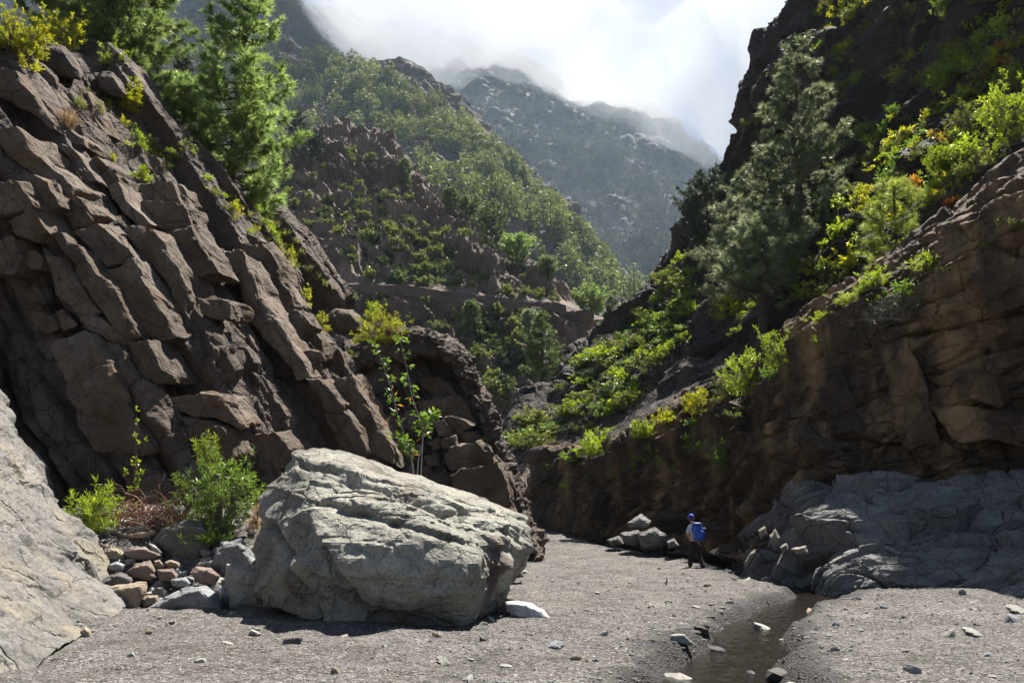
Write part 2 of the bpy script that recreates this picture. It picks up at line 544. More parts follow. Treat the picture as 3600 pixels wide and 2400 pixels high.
L.new(at.outputs['Fac'], ro.inputs['Value']); L.new(ro.outputs[0], b.inputs['Roughness'])
b.inputs['Specular IOR Level'].default_value = 0.25
n6 = _n(26, 8, 0.75)
hh = N.new('ShaderNodeMath'); hh.operation = 'SUBTRACT'; L.new(n6.outputs['Fac'], hh.inputs[0]); L.new(v1.outputs['Distance'], hh.inputs[1])
bp = N.new('ShaderNodeBump'); bp.inputs['Strength'].default_value = 0.9; bp.inputs['Distance'].default_value = 0.035
L.new(hh.outputs[0], bp.inputs['Height']); L.new(bp.outputs['Normal'], b.inputs['Normal'])
M['gravel'] = m
pp = np.stack((XX, YY, np.zeros_like(XX)), -1)
SD = stream_dist(XX, YY)
wetness = smooth(SD + 0.45 * fbm(pp, 1.1, 4, 33), 0.70, 0.15)
ground = mesh_np('ground', GG, grid_faces(*XX.shape), m, None, True, attr=wetness.ravel())
tag(ground, 'dark grey gravel riverbed with scattered pale grit', kind='structure')
SURF['ground'] = (GG.reshape(-1, 3), proj(GG.reshape(-1, 3)), None)

# ------------------------------------------------------------------ stream
m, nt, N, L, b = new_mat('stream_water')
b.inputs['Base Color'].default_value = (0.010, 0.007, 0.005, 1)
b.inputs['Roughness'].default_value = 0.05
b.inputs['IOR'].default_value = 1.33
b.inputs['Specular IOR Level'].default_value = 0.5
geo = N.new('ShaderNodeNewGeometry')
n1 = N.new('ShaderNodeTexNoise'); n1.inputs['Scale'].default_value = 9; n1.inputs['Detail'].default_value = 5; n1.inputs['Roughness'].default_value = 0.65
mpn = N.new('ShaderNodeMapping'); mpn.inputs['Scale'].default_value = (1.3, 0.7, 1)
L.new(geo.outputs['Position'], mpn.inputs['Vector']); L.new(mpn.outputs['Vector'], n1.inputs['Vector'])
bp = N.new('ShaderNodeBump'); bp.inputs['Strength'].default_value = 1.0; bp.inputs['Distance'].default_value = 0.035
L.new(n1.outputs['Fac'], bp.inputs['Height']); L.new(bp.outputs['Normal'], b.inputs['Normal'])
M['water'] = m
SW = cr(SC, 1000, np.concatenate((np.full(75, 3.0), np.full(85, 1.0))))
tang = np.gradient(SW[:, :2], axis=0); tang /= np.linalg.norm(tang, axis=1, keepdims=True)
nor = np.stack((-tang[:, 1], tang[:, 0]), -1)
sx = np.linspace(-1, 1, 56)
W = np.zeros((len(SW), 56, 3))
W[..., :2] = SW[:, None, :2] + nor[:, None] * (sx[None, :, None] * (SW[:, None, 2:3] + 0.32))
W[..., 2] = gz(0, SW[:, 1])[:, None] - 0.165
pw = W * np.array((1, 1, 0))
W[..., 2] += 0.013 * fbm(pw * np.array((1.2, 0.9, 1)), 4.6, 2, 2, 0.45)
stream = grid_obj('stream', W, m, None, True)
tag(stream, 'shallow brown stream glinting over pebbles', kind='structure')

# ================================================================== LEFT SIDE
def displaced(G, fn):
    n = grid_normals(G)
    sh = G.shape
    d = fn(G.reshape(-1, 3))
    return G + n * d.reshape(sh[0], sh[1], 1)

# pale ramp of water-worn rock at the lower left
rows = [
 [(-900, 2750, 4.5), (-300, 2560, 7.2), (0, 2440, 8.4), (190, 2310, 10.3), (400, 2165, 14.4), (420, 2090, 15.8)],
 [(-900, 2500, 5), (-300, 2350, 8), (0, 2250, 9.8), (150, 2180, 11.6), (350, 2060, 15.0), (375, 2010, 16.4)],
 [(-900, 2150, 6), (-300, 2050, 9), (0, 2020, 11.5), (130, 2030, 13.0), (300, 1960, 15.6), (320, 1930, 17)],
 [(-900, 1750, 8), (-300, 1720, 12), (0, 1740, 14.2), (110, 1800, 15.4), (230, 1840, 16.6), (250, 1850, 17.8)],
 [(-900, 1400, 10), (-300, 1400, 15), (0, 1480, 17.2), (70, 1570, 17.8), (150, 1690, 18.3), (180, 1750, 19)],
 [(-900, 1200, 12), (-300, 1250, 17), (0, 1360, 19.0), (60, 1470, 19.4), (130, 1630, 19.6), (160, 1740, 20)],
]
G = loft(rows, 230, 230, [.3, .7, 1, 1, .6], [.8, 1, 1, 1, .4])
frp = frame((0.5, 0.6, 0.35), (0.6, -0.3, 0.7))
def f_ramp(p):
    return 0.20 * blocks(p, frp, (2.6, 1.5, 2.0), 2, 0.7, 0.3, 0.25) + 0.20 * fbm(p, 0.45, 4, 3) + 0.06 * blocks(p, frp, (0.9, 0.5, 0.7), 5, 0.7, 0.3, 0.25) + 0.04 * ridged(p, 1.7, 3, 8) + 0.012 * fbm(p, 7, 3, 4)
ramp = grid_obj('rock_ramp', displaced(G, f_ramp), M['pale'])
tag(ramp, 'smooth pale grey rock ramp rising beside the rubble', kind='structure')

# left cliff, bedded slabs on top of it below
rows = [
 [(-900, 2250, 16), (-400, 2200, 17), (0, 2150, 20.0), (250, 2150, 20.4), (600, 2140, 20.5), (900, 2120, 22), (1150, 2060, 25), (1330, 2030, 28)],
 [(-900, 1300, 17), (-400, 1350, 18), (0, 1400, 21.2), (220, 1600, 21.2), (560, 1600, 21), (900, 1620, 23), (1150, 1640, 26), (1330, 1660, 28.5)],
 [(-900, 950, 17), (-400, 1000, 18.5), (0, 1050, 21.0), (280, 1250, 21.3), (600, 1300, 21.8), (900, 1350, 24), (1130, 1420, 26.5), (1280, 1500, 29)],
 [(-900, 500, 17.5), (-400, 600, 19), (0, 640, 20.2), (300, 800, 21.6), (560, 920, 23), (800, 1050, 25), (1030, 1170, 27.5), (1180, 1290, 30)],
 [(-900, 0, 19), (-400, 130, 20.5), (0, 260, 21.6), (260, 430, 23), (480, 600, 24.6), (740, 740, 27), (960, 900, 30), (1130, 1120, 33)],
 [(-900, -250, 22), (-400, -60, 23.4), (0, 165, 24), (300, 300, 25), (570, 470, 26.8), (800, 640, 29.5), (985, 800, 33), (1190, 1060, 37)],
 [(-900, -330, 24), (-400, -120, 25), (0, 118, 25.4), (255, 150, 26), (470, 290, 27.3), (640, 500, 29.2), (930, 700, 33), (1040, 800, 37), (1235, 1050, 42)][:8],
 [(-900, -330, 30), (-400, -100, 30), (0, 140, 29.5), (265, 170, 29.5), (500, 310, 31), (660, 510, 33), (950, 715, 38), (1240, 1050, 46)],
 [(-900, 200, 40), (-400, 300, 38), (0, 400, 36), (265, 450, 36), (520, 600, 37), (700, 800, 40), (980, 1000, 46), (1250, 1250, 52)],
]
rows[6] = [(-900, -330, 24), (-400, -120, 25), (0, 118, 25.4), (255, 150, 26), (490, 300, 27.4), (640, 495, 29.2), (930, 695, 33.5), (1225, 1040, 41)]
G = loft(rows, 400, 400, [.15, .6, 1], [.5, .9, 1, 1.2, 1, .6, .3, .15])
def f_cliff(p):
    uvp = proj(p)
    d = 0.75 * beds(p, BED_L[1], 1.0, 3, 0.14, 0.5) + 0.34 * blocks(p, BED_L, (2.8, 0.95, 1.6), 1, 0.8, 0.4, 0.12)
    d += 0.13 * blocks(p, BED_L, (0.8, 0.4, 0.5), 6, 0.9, 0.35, 0.16)
    d += 0.35 * fbm(p, 0.22, 3, 3) + 0.04 * fbm(p, 3.2, 3, 4)
    calm = smooth(uvp[:, 1], 1250, 900) * 0.35                       # the rounded upper slope is less stepped
    return d * (1 - calm)
left_cliff = grid_obj('left_cliff', displaced(G, f_cliff), M['cliff'])
SURF['left_base'] = (G.reshape(-1, 3), proj(G.reshape(-1, 3)), grid_normals(G).reshape(-1, 3))
tag(left_cliff, 'brown cliff of steeply dipping rock beds on the left bank', kind='structure')

# anticline: the fold of thin beds that closes the left wall
arc = [(1215, 1215), (1330, 1178), (1450, 1165), (1545, 1180), (1620, 1235), (1680, 1330), (1720, 1430), (1755, 1540), (1800, 1670), (1850, 1790), (1895, 1900), (1925, 2060)]
inn = [(1260, 1300), (1350, 1275), (1450, 1245), (1530, 1262), (1590, 1310), (1635, 1390), (1668, 1480), (1700, 1580), (1745, 1700), (1790, 1810), (1835, 1910), (1855, 2060)]
da = [29.5, 30, 30.5, 31, 31.3, 31.5, 31.4, 31.2, 31, 30.6, 30.2, 29.8]
rows = [
 [(u - 40, v + 50, d + 2.6) for (u, v), d in zip(inn, da)],
 [(u, v, d + 0.5) for (u, v), d in zip(inn, da)],
 [((u + a) / 2 - 4, (v + w) / 2 + 6, d - 0.2) for (u, v), (a, w), d in zip(inn, arc, da)],
 [(u - 5, v + 4, d) for (u, v), d in zip(arc, da)],
 [(u + 3, v - 2, d + 1.6) for (u, v), d in zip(arc, da)],
 [(u - 2, v + 3, d + 5) for (u, v), d in zip(arc, da)],
 [(u - 60, v + 60, d + 12) for (u, v), d in zip(arc, da)],
]
G = loft(rows, 330, 120)
def f_arch(p):
    c = P(1480, 1640, 31)
    rel = p - c
    rad = np.hypot(rel[:, 0], rel[:, 2])
    ang = np.arctan2(rel[:, 2], rel[:, 0]) * 4.5
    q = np.stack((ang, rel[:, 1], rad), -1)
    I3 = np.eye(3)
    return 0.22 * blocks(q, I3, (1.7, 1.6, 0.5), 4, 0.9, 0.4, 0.2) + 0.15 * blocks(q, I3, (0.6, 0.8, 0.2), 2, 0.9, 0.4, 0.2) + 0.10 * blocks(q, I3, (0.3, 0.4, 0.12), 7, 0.9, 0.4, 0.2) + 0.2 * fbm(p, 0.6, 3, 9) + 0.05 * fbm(p, 2.5, 3, 2)
arch = grid_obj('folded_rock_beds', displaced(G, f_arch), M['cliff'])
tag(arch, 'arched fold of thin dark rock beds ending the left cliff', kind='structure')

# face inside the fold, behind the blocks
rows = [
 [(1150, 2080, 25.2), (1300, 2060, 27.2), (1450, 2040, 28.2), (1600, 2040, 28.6), (1720, 2040, 29.0), (1870, 2050, 29.2)],
 [(1150, 1650, 26.6), (1300, 1650, 28.7), (1450, 1650, 29.6), (1600, 1650, 29.9), (1700, 1680, 30.2), (1800, 1740, 30.6)],
 [(1180, 1450, 28.6), (1300, 1430, 30.6), (1430, 1430, 31.2), (1560, 1430, 31.4), (1650, 1480, 31.6), (1720, 1540, 31.8)],
 [(1190, 1290, 30.6), (1290, 1290, 31.6), (1400, 1290, 32.2), (1500, 1300, 32.4), (1600, 1350, 32.4), (1650, 1420, 32.4)],
 [(1200, 1215, 31.6), (1300, 1195, 32.4), (1400, 1190, 33), (1500, 1195, 33.2), (1580, 1240, 33.4), (1620, 1320, 33.4)],
]
G = loft(rows, 200, 170)
def f_in(p):
    return 0.45 * blocks(p, BED_L, (1.3, 0.8, 1.2), 8, 0.9, 0.5, 0.12) + 0.14 * blocks(p, BED_L, (0.5, 0.3, 0.5), 3, 0.9, 0.4, 0.12) + 0.05 * fbm(p, 2.2, 3, 5)
fold_face = grid_obj('fold_rock_face', displaced(G, f_in), M['cliff'])
tag(fold_face, 'blocky brown rock face inside the arched fold', kind='structure')

# ================================================================== RIGHT SIDE
foot = [(4600, 2250, 8), (3900, 2140, 14), (3600, 2110, 16.2), (3250, 2095, 17.3), (3000, 2085, 18.2), (2750, 2040, 21.5), (2600, 1990, 25.5), (2450, 1950, 30), (2250, 1925, 36), (2050, 1900, 43), (1900, 1875, 50), (1840, 1865, 58)]
mid1 = [(4600, 1850, 13), (3900, 1850, 18), (3600, 1850, 19.2), (3250, 1850, 20.2), (3000, 1850, 21.4), (2750, 1870, 24.0), (2600, 1880, 28.0), (2450, 1870, 32.5), (2250, 1840, 38), (2050, 1820, 45), (1900, 1800, 52), (1840, 1800, 59)]
mid2 = [(4600, 1550, 14.5), (3900, 1600, 19), (3600, 1610, 20.6), (3250, 1640, 21.8), (3000, 1660, 22.9), (2750, 1690, 25.8), (2600, 1720, 29.5), (2450, 1740, 33.5), (2250, 1740, 38.6), (2050, 1730, 45.4), (1905, 1720, 52.3), (1850, 1720, 59)]
mid3 = [(4600, 1000, 14.5), (3900, 1200, 18.4), (3600, 1250, 19.9), (3250, 1320, 21.5), (3000, 1400, 23.1), (2750, 1470, 26.4), (2600, 1530, 29.8), (2450, 1570, 33.6), (2250, 1620, 38.8), (2050, 1640, 45.6), (1900, 1640, 52.5), (1860, 1650, 59)]
lip = [(4600, 250, 14.5), (3900, 560, 18.2), (3600, 690, 19.6), (3300, 860, 21.4), (3130, 980, 23.2), (2790, 1185, 27.3), (2640, 1330, 30.6), (2500, 1410, 34.2), (2260, 1520, 39.4), (2060, 1590, 46), (1885, 1600, 53), (1865, 1610, 60)]
back = [(4600, 150, 17), (3900, 500, 21), (3600, 650, 22.4), (3300, 825, 24.2), (3130, 950, 26), (2800, 1165, 29.5), (2660, 1310, 33), (2510, 1395, 37), (2270, 1510, 43), (2070, 1580, 50), (1890, 1592, 57), (1870, 1600, 64)]
back2 = [(4600, 500, 24), (3900, 800, 28), (3600, 900, 30), (3300, 1000, 32), (3130, 1120, 34), (2800, 1300, 38), (2660, 1430, 42), (2510, 1500, 46), (2270, 1600, 52), (2070, 1650, 58), (1900, 1660, 66), (1880, 1660, 72)]
foot = [(u, v - (14 if 2600 <= u <= 4000 else 0), d + (1.6 if u > 2600 else 0)) for u, v, d in foot]
mid1 = [(u, v, d + (1.2 if u > 2650 else 0)) for u, v, d in mid1]
G = loft([foot, mid1, mid2, mid3, lip, back, back2], 520, 340, [.1, .5, 1, 1, 1.2, 1.2, 1, 1, 1, .8, .4], [.8, .9, 1.2, 1.6, .4, .15])
BN = BED_R[1]
def f_wall(p):
    uvp = proj(p)
    low = smooth(uvp[:, 1], 1560, 1700)
    d = 0.60 * blocks(p, BED_R, (5.0, 2.0, 3.0), 3, 0.55, 0.45, 0.07) * (1 - 0.5 * low)
    d += 0.22 * beds(p, BN, 1.15, 4, 0.08, 0.5) * (1 - low) + 0.30 * beds(p, BN, 0.55, 9, 0.14, 0.4) * low
    d += 0.20 * blocks(p, BED_R, (1.5, 0.7, 0.9), 5, 0.9, 0.5, 0.10) + 0.07 * blocks(p, BED_R, (0.6, 0.35, 0.45), 8, 1.0, 0.5, 0.2) + low * 0.26 * blocks(p, BED_R, (1.5, 0.55, 1.0), 9, 0.9, 0.35, 0.14)
    d += 0.45 * fbm(p, 0.16, 3, 6) + 0.05 * fbm(p, 2.2, 4, 4)
    return d
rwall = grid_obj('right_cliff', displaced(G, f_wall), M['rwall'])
tag(rwall, 'shaded brown rock wall overhanging the stream on the right bank', kind='structure')

# blue-grey water-worn ledges along the stream
rows = [
 [(4300, 2300, 10.5), (3700, 2150, 14.3), (3300, 2125, 15.8), (3000, 2105, 17.0), (2780, 2060, 19.6), (2640, 2012, 23.0), (2590, 1975, 26)],
 [(4300, 2080, 12), (3700, 2010, 15.0), (3300, 2000, 16.4), (3000, 1990, 17.4), (2790, 1965, 20.0), (2650, 1945, 23.3), (2600, 1925, 26.4)],
 [(4300, 1900, 14), (3700, 1885, 16.8), (3300, 1880, 18.0), (3000, 1870, 18.8), (2790, 1850, 21.2), (2680, 1862, 24.2), (2630, 1880, 27)],
 [(4300, 1750, 16), (3700, 1765, 18.8), (3300, 1775, 20.0), (3000, 1775, 20.8), (2810, 1770, 23.0), (2720, 1800, 25.8), (2680, 1835, 28.4)],
 [(4300, 1690, 19), (3700, 1715, 21.6), (3300, 1735, 23.2), (3000, 1738, 24.2), (2830, 1740, 26.4), (2750, 1775, 28.6), (2700, 1815, 31)],
]
rows = [[(u, v + (50, 0, -15, -55, -80)[k], d + (1.5, 1.5, 1.4, 1.0, 0.9)[k]) for u, v, d in r_] for k, r_ in enumerate(rows)]
G = loft(rows, 380, 260, [.25, 1, 1, 1, .8, .5], [1, 1, 1, .4])
fr_sh = frame((0.75, -0.55, 0.30), (-0.5, -0.5, 0.7))
def f_shelf(p):
    d = 0.48 * blocks(p, fr_sh, (3.0, 1.5, 1.7), 4, 0.9, 0.5, 0.07) + 0.14 * blocks(p, fr_sh, (1.2, 0.6, 0.9), 6, 0.9, 0.5, 0.10)
    d += 0.20 * beds(p, fr_sh[1], 0.85, 3, 0.10, 0.6) + 0.035 * blocks(p, fr_sh, (0.4, 0.25, 0.3), 9, 1.0, 0.4, 0.2)
    return d + 0.22 * fbm(p, 0.35, 3, 5) + 0.03 * fbm(p, 3, 3, 6)
shelf = grid_obj('ledge_rock_terrain', displaced(G, f_shelf), M['shelf'])
tag(shelf, 'shaded blue-grey rock ledges along the stream', kind='structure')

# slope above the wall: gentle bench, then the dark upper cliff
cols = [
 [(4700, 300, 14.5), (4700, 0, 18), (4700, -500, 24), (4700, -900, 28), (4600, -1300, 30), (4500, -1700, 33), (4500, -1800, 60)],
 [(3950, 560, 20.0), (3950, 420, 23.5), (3950, 150, 27), (3950, -200, 30.5), (3900, -600, 34), (3850, -1000, 38), (3800, -1100, 70)],
 [(3600, 700, 21.2), (3600, 600, 25), (3620, 380, 29.5), (3650, 50, 33), (3600, -350, 36), (3560, -700, 40), (3600, -800, 80)],
 [(3290, 870, 23), (3320, 800, 27), (3340, 620, 32), (3380, 300, 36.5), (3400, -50, 40), (3400, -450, 44), (3500, -600, 90)],
 [(2960, 1100, 26.2), (3000, 1060, 30), (3060, 900, 35), (3130, 600, 40), (3200, 200, 44), (3250, -300, 48), (3400, -450, 95)],
 [(2790, 1200, 28.2), (2830, 1160, 32), (2860, 1050, 37), (2930, 780, 43), (3030, 380, 48), (3150, -250, 53), (3350, -400, 100)],
 [(2640, 1345, 31.6), (2670, 1290, 36), (2680, 1180, 41), (2740, 920, 48), (2860, 500, 53), (3050, -200, 57), (3300, -350, 105)],
 [(2500, 1425, 35.2), (2520, 1360, 40), (2540, 1240, 46), (2600, 980, 53), (2740, 580, 58), (2980, -150, 61), (3250, -300, 110)],
 [(2260, 1535, 40.6), (2280, 1440, 46), (2330, 1280, 53), (2430, 1050, 60), (2620, 620, 63), (2920, -100, 64.5), (3250, -300, 115)],
 [(2060, 1605, 47), (2080, 1500, 53), (2170, 1310, 60), (2330, 1080, 65), (2570, 640, 66.5), (2880, -60, 67), (3250, -300, 118)],
 [(1880, 1620, 54), (1870, 1510, 61), (2000, 1310, 68), (2250, 1075, 70), (2530, 660, 69.5), (2850, -30, 69), (3250, -300, 120)],
 [(1800, 1640, 58), (1790, 1490, 66), (1960, 1300, 74), (2240, 1080, 78), (2520, 640, 75), (2845, -40, 73), (3250, -300, 124)],
 [(1780, 1650, 66), (1800, 1560, 80), (1990, 1380, 96), (2300, 1150, 110), (2600, 750, 110), (2900, 100, 110), (3300, -200, 150)],
]
rows = [[c[k] for c in cols] for k in range(7)]
G = loft(rows, 400, 380, [.1, .6, 1, 1, 1, 1, 1, 1, 1, .8, .5, .2], [1, 1, 1.3, 1.3, 1.2, .15])
fr_s = frame(P(2450, 860, 70) - P(3100, 150, 48), (-0.8, -0.5, 0.2))
def f_slope(p):
    d = 1.6 * blocks(p, fr_s, (7, 2.6, 4), 2, 0.8, 0.35, 0.12)
    d += 0.5 * blocks(p, fr_s, (2.6, 1.3, 1.8), 4, 0.8, 0.3, 0.3)
    d += 1.2 * fbm(p, 0.07, 4, 7) + 0.22 * fbm(p, 0.9, 4, 8)
    uvp = proj(p)
    d = d * (0.35 + 0.65 * smooth(p[:, 2] , 6, 16))
    for rib, w, h in (([(2992, 760), (3078, 587), (3190, 490), (3226, 423), (3267, 337), (3328, 194), (3395, 92), (3430, 10), (3470, -60)], 34, 1.2),
                      ([(3300, 640), (3446, 388), (3538, 300), (3600, 200)], 26, 0.8), ([(2560, 700), (2640, 520), (2760, 300)], 24, 0.9)):
        a = np.array(rib, float); best = np.full(len(p), 1e9); sgn = np.zeros(len(p))
        for k in range(len(a) - 1):
            ab = a[k + 1] - a[k]
            tt = np.clip(((uvp - a[k]) @ ab) / (ab @ ab), 0, 1)
            r_ = uvp - (a[k] + tt[:, None] * ab)
            dd = np.hypot(r_[:, 0], r_[:, 1])
            sd2 = np.sign(r_[:, 0] * ab[1] - r_[:, 1] * ab[0])
            sgn = np.where(dd < best, sd2, sgn); best = np.minimum(best, dd)
        best = best + 9 * fbm(p, 0.5, 3, 12)
        d = d + h * np.exp(-(np.maximum(best, 0) / np.where(sgn > 0, w, w * 2.2)) ** 2)
    return d
rslope = grid_obj('right_slope', displaced(G, f_slope), M['rslope'])
tag(rslope, 'dark steep upper cliff with scattered shrubs on the right', kind='structure')

# ================================================================== SPUR WITH THE PATH
rows = [
 [(500, 2000, 105), (900, 2000, 105), (1200, 2000, 105), (1500, 2000, 105), (1700, 1980, 105), (1850, 1950, 106), (2050, 1950, 112), (2250, 1950, 120)],
 [(500, 1480, 120), (900, 1480, 120), (1200, 1470, 119), (1450, 1480, 117), (1650, 1470, 117), (1780, 1440, 119), (1930, 1350, 130), (2120, 1330, 143)],
 [(500, 1250, 128), (900, 1250, 128), (1200, 1240, 127), (1420, 1230, 125), (1620, 1230, 125), (1780, 1240, 128), (1930, 1210, 138), (2120, 1220, 150)],
 [(500, 1020, 138), (900, 1016, 138), (1250, 1014, 137), (1430, 1018, 135), (1600, 1044, 134), (1800, 1064, 136), (1960, 1078, 145), (2120, 1125, 157)],
 [(500, 1004, 141), (900, 1002, 141), (1250, 1002, 140), (1430, 1006, 138), (1600, 1033, 137), (1800, 1052, 139), (1955, 1066, 148), (2110, 1122, 160)],
 [(500, 830, 148), (900, 830, 148), (1200, 850, 147), (1430, 880, 145), (1600, 920, 144), (1780, 950, 145), (1905, 985, 152), (2050, 1095, 163)],
 [(500, 700, 156), (900, 690, 156), (1130, 690, 155), (1330, 700, 155), (1500, 770, 154), (1680, 850, 153), (1830, 935, 157), (1985, 1085, 166)],
 [(500, 640, 162), (900, 620, 162), (1075, 545, 163), (1235, 512, 164), (1370, 570, 164), (1530, 735, 162), (1720, 870, 160), (1920, 1000, 166)],
 [(500, 660, 175), (900, 640, 175), (1080, 570, 176), (1250, 540, 178), (1390, 600, 178), (1550, 760, 176), (1740, 900, 174), (1930, 1030, 180)],
 [(500, 1100, 230), (900, 1100, 230), (1080, 1000, 230), (1250, 1000, 230), (1390, 1000, 230), (1560, 1100, 230), (1760, 1200, 230), (1960, 1250, 230)],
]
rows = [[(u, v, d + (0, 0, 0, 0, 1, 12, 25, 36, 46, 46)[k]) for u, v, d in r_] for k, r_ in enumerate(rows)]
G = loft(rows, 330, 320, [.3, .6, 1], [.4, 1, 1, .5, 1, 1, 1, .4, .15])
fr_sp = frame((0.75, 0.2, -0.62), (0.3, -0.95, 0.2))
def f_spur(p):
    uvp = proj(p)
    pathv = np.interp(uvp[:, 0], [500, 900, 1250, 1430, 1600, 1800, 1960, 2120], [1010, 1010, 1008, 1012, 1038, 1058, 1072, 1124])
    keep = smooth(np.abs(uvp[:, 1] - pathv), 8, 50)
    top = smooth(uvp[:, 1], 760, 620)
    d = 3.4 * blocks(p, fr_sp, (13, 6, 9), 5, 1.1, 0.3, 0.12) + 1.9 * blocks(p, fr_sp, (5, 2.4, 3.4), 2, 1.1, 0.4, 0.14)
    d += 0.55 * blocks(p, fr_sp, (1.8, 0.8, 1.2), 6, 1.0, 0.4, 0.12)
    d += 4.0 * fbm(p, 0.03, 4, 2) + 0.8 * ridged(p, 0.16, 4, 6) * (0.6 + 0.9 * top)
    return d * (0.06 + 0.94 * keep)
spur = grid_obj('rocky_spur_hill', displaced(G, f_spur), M['spur'])
tag(spur, 'brown rocky spur with scrub crossed by a contour path', kind='structure')

# ================================================================== FORESTED RIDGES
rows = [
 [(-400, 1500, 300), (600, 1500, 300), (1000, 1500, 300), (1500, 1450, 300), (1900, 1350, 310), (2200, 1250, 330), (2450, 1230, 370)],
 [(-400, 1100, 340), (600, 1100, 340), (1000, 1050, 340), (1500, 1080, 335), (1850, 1120, 345), (2120, 1100, 380), (2330, 1120, 420)],
 [(-400, 780, 430), (600, 780, 430), (1000, 740, 430), (1450, 790, 415), (1780, 860, 425), (2010, 960, 450), (2180, 1030, 480)],
 [(-400, 480, 540), (600, 480, 540), (1000, 470, 535), (1330, 500, 520), (1620, 620, 510), (1870, 760, 510), (2060, 920, 540)],
 [(-400, 230, 680), (600, 220, 670), (920, 215, 655), (1215, 255, 640), (1480, 355, 620), (1660, 490, 600), (1890, 700, 580)][:7],
 [(-400, 260, 720), (600, 250, 720), (920, 240, 710), (1215, 280, 700), (1490, 385, 680), (1690, 530, 660), (1920, 740, 640)],
 [(-400, 900, 900), (600, 900, 900), (920, 900, 900), (1215, 900, 900), (1520, 950, 880), (1750, 1050, 860), (1990, 1100, 820)],
]
rows[4][-1] = (2030, 862, 578); rows[4][-2] = (1800, 612, 585); rows[5][-1] = (2050, 890, 640); rows[5][-2] = (1820, 650, 650)
G = loft(rows, 270, 250, [.3, 1], [.3, .8, 1, 1.2, .4, .15])
fr_r = frame((0.8, 0.2, -0.5), (0.2, -0.9, 0.35))
def f_ridge(p):
    lowr = smooth(proj(p)[:, 1], 500, 800)
    d = 14 * fbm(p, 0.008, 4, 3) + 7 * ridged(p, 0.018, 4, 5) * (0.7 + 0.5 * lowr)
    d += (3.5 + 4.5 * lowr) * blocks(p, fr_r, (30, 13, 20), 2, 0.9, 0.3, 0.12) + 2.2 * blocks(p, fr_r, (9, 4, 6), 3, 1, 0.4, 0.12)
    return d
ridge = grid_obj('forested_ridge_hill', displaced(G, f_ridge), M['ridge'])
tag(ridge, 'sunlit rocky ridge dotted with pines above the spur', kind='structure')

rows = [
 [(-600, 800, 700), (200, 800, 700), (600, 750, 720), (900, 700, 740), (1150, 600, 760), (1350, 520, 780)],
 [(-600, 400, 780), (200, 400, 790), (600, 380, 800), (900, 360, 810), (1100, 350, 820), (1260, 330, 840)],
 [(-600, 0, 840), (200, 0, 850), (550, 10, 850), (820, 50, 850), (1020, 110, 850), (1190, 240, 860)],
 [(-600, -160, 880), (200, -160, 880), (520, -140, 880), (790, -60, 875), (1000, 40, 872), (1150, 190, 872)],
 [(-600, -300, 910), (200, -300, 910), (480, -280, 910), (730, -180, 900), (930, -70, 895), (1085, 110, 890)],
 [(-600, -260, 1000), (200, -260, 1000), (500, -240, 1000), (740, -140, 990), (950, -20, 960), (1110, 150, 940)],
 [(-600, 300, 1200), (200, 300, 1200), (500, 300, 1200), (740, 300, 1200), (930, 350, 1200), (1130, 420, 1200)],
]
rows = [[(u, v, d * 1.35) for u, v, d in r_] for r_ in rows]
G = loft(rows, 170, 150, [.3, 1], [.4, 1, 1, 1, .4, .15])
def f_peak(p):
    return 16 * fbm(p, 0.006, 4, 8) + 9 * ridged(p, 0.014, 4, 2) + 4.5 * blocks(p, fr_r, (30, 12, 20), 7, 0.9, 0.3, 0.12)
peak = grid_obj('cloudy_peak_mountain', displaced(G, f_peak), M['far'])
tag(peak, 'hazy steep mountainside rising into the cloud behind the pines', kind='structure')

rows = [
 [(300, 1400, 900), (1000, 1400, 900), (1500, 1400, 900), (1900, 1300, 900), (2200, 1250, 900), (2500, 1200, 900), (2900, 1200, 900), (3400, 1200, 900)],
 [(300, 1000, 1050), (1000, 1000, 1050), (1500, 950, 1050), (1900, 930, 1040), (2200, 980, 1020), (2450, 1000, 1010), (2800, 1050, 1000), (3400, 1050, 1000)],
 [(300, 650, 1250), (1000, 650, 1250), (1500, 620, 1240), (1850, 620, 1230), (2130, 680, 1220), (2370, 760, 1210), (2650, 850, 1200), (3400, 900, 1200)],
 [(300, 350, 1420), (1000, 350, 1420), (1450, 380, 1410), (1800, 400, 1410), (2070, 450, 1400), (2310, 530, 1400), (2560, 680, 1400), (3400, 800, 1400)],
 [(300, 60, 1550), (1000, 100, 1550), (1400, 170, 1550), (1720, 240, 1540), (2020, 320, 1530), (2290, 405, 1530), (2540, 590, 1530), (3400, 760, 1500)],
 [(300, 80, 1650), (1000, 120, 1650), (1400, 190, 1650), (1720, 260, 1650), (2020, 350, 1640), (2290, 440, 1640), (2540, 620, 1640), (3400, 790, 1620)],
 [(300, 900, 2000), (1000, 900, 2000), (1400, 900, 2000), (1720, 900, 2000), (2020, 900, 2000), (2290, 900, 2000), (2560, 900, 2000), (3400, 950, 2000)],
]
rows = [[(u, v, d * 1.4) for u, v, d in r_] for r_ in rows]
G = loft(rows, 230, 190, [.3, .8, 1, 1, 1, 1, .3], [.3, 1, 1, 1, .4, .15])
def f_far(p):
    return 34 * fbm(p, 0.003, 4, 5) + 18 * ridged(p, 0.006, 5, 3) + 8 * blocks(p, fr_r, (60, 24, 40), 3, 0.9, 0.3, 0.2)
far = grid_obj('far_mountain', displaced(G, f_far), M['far'])
tag(far, 'far hazy mountain with its top in the cloud', kind='structure')
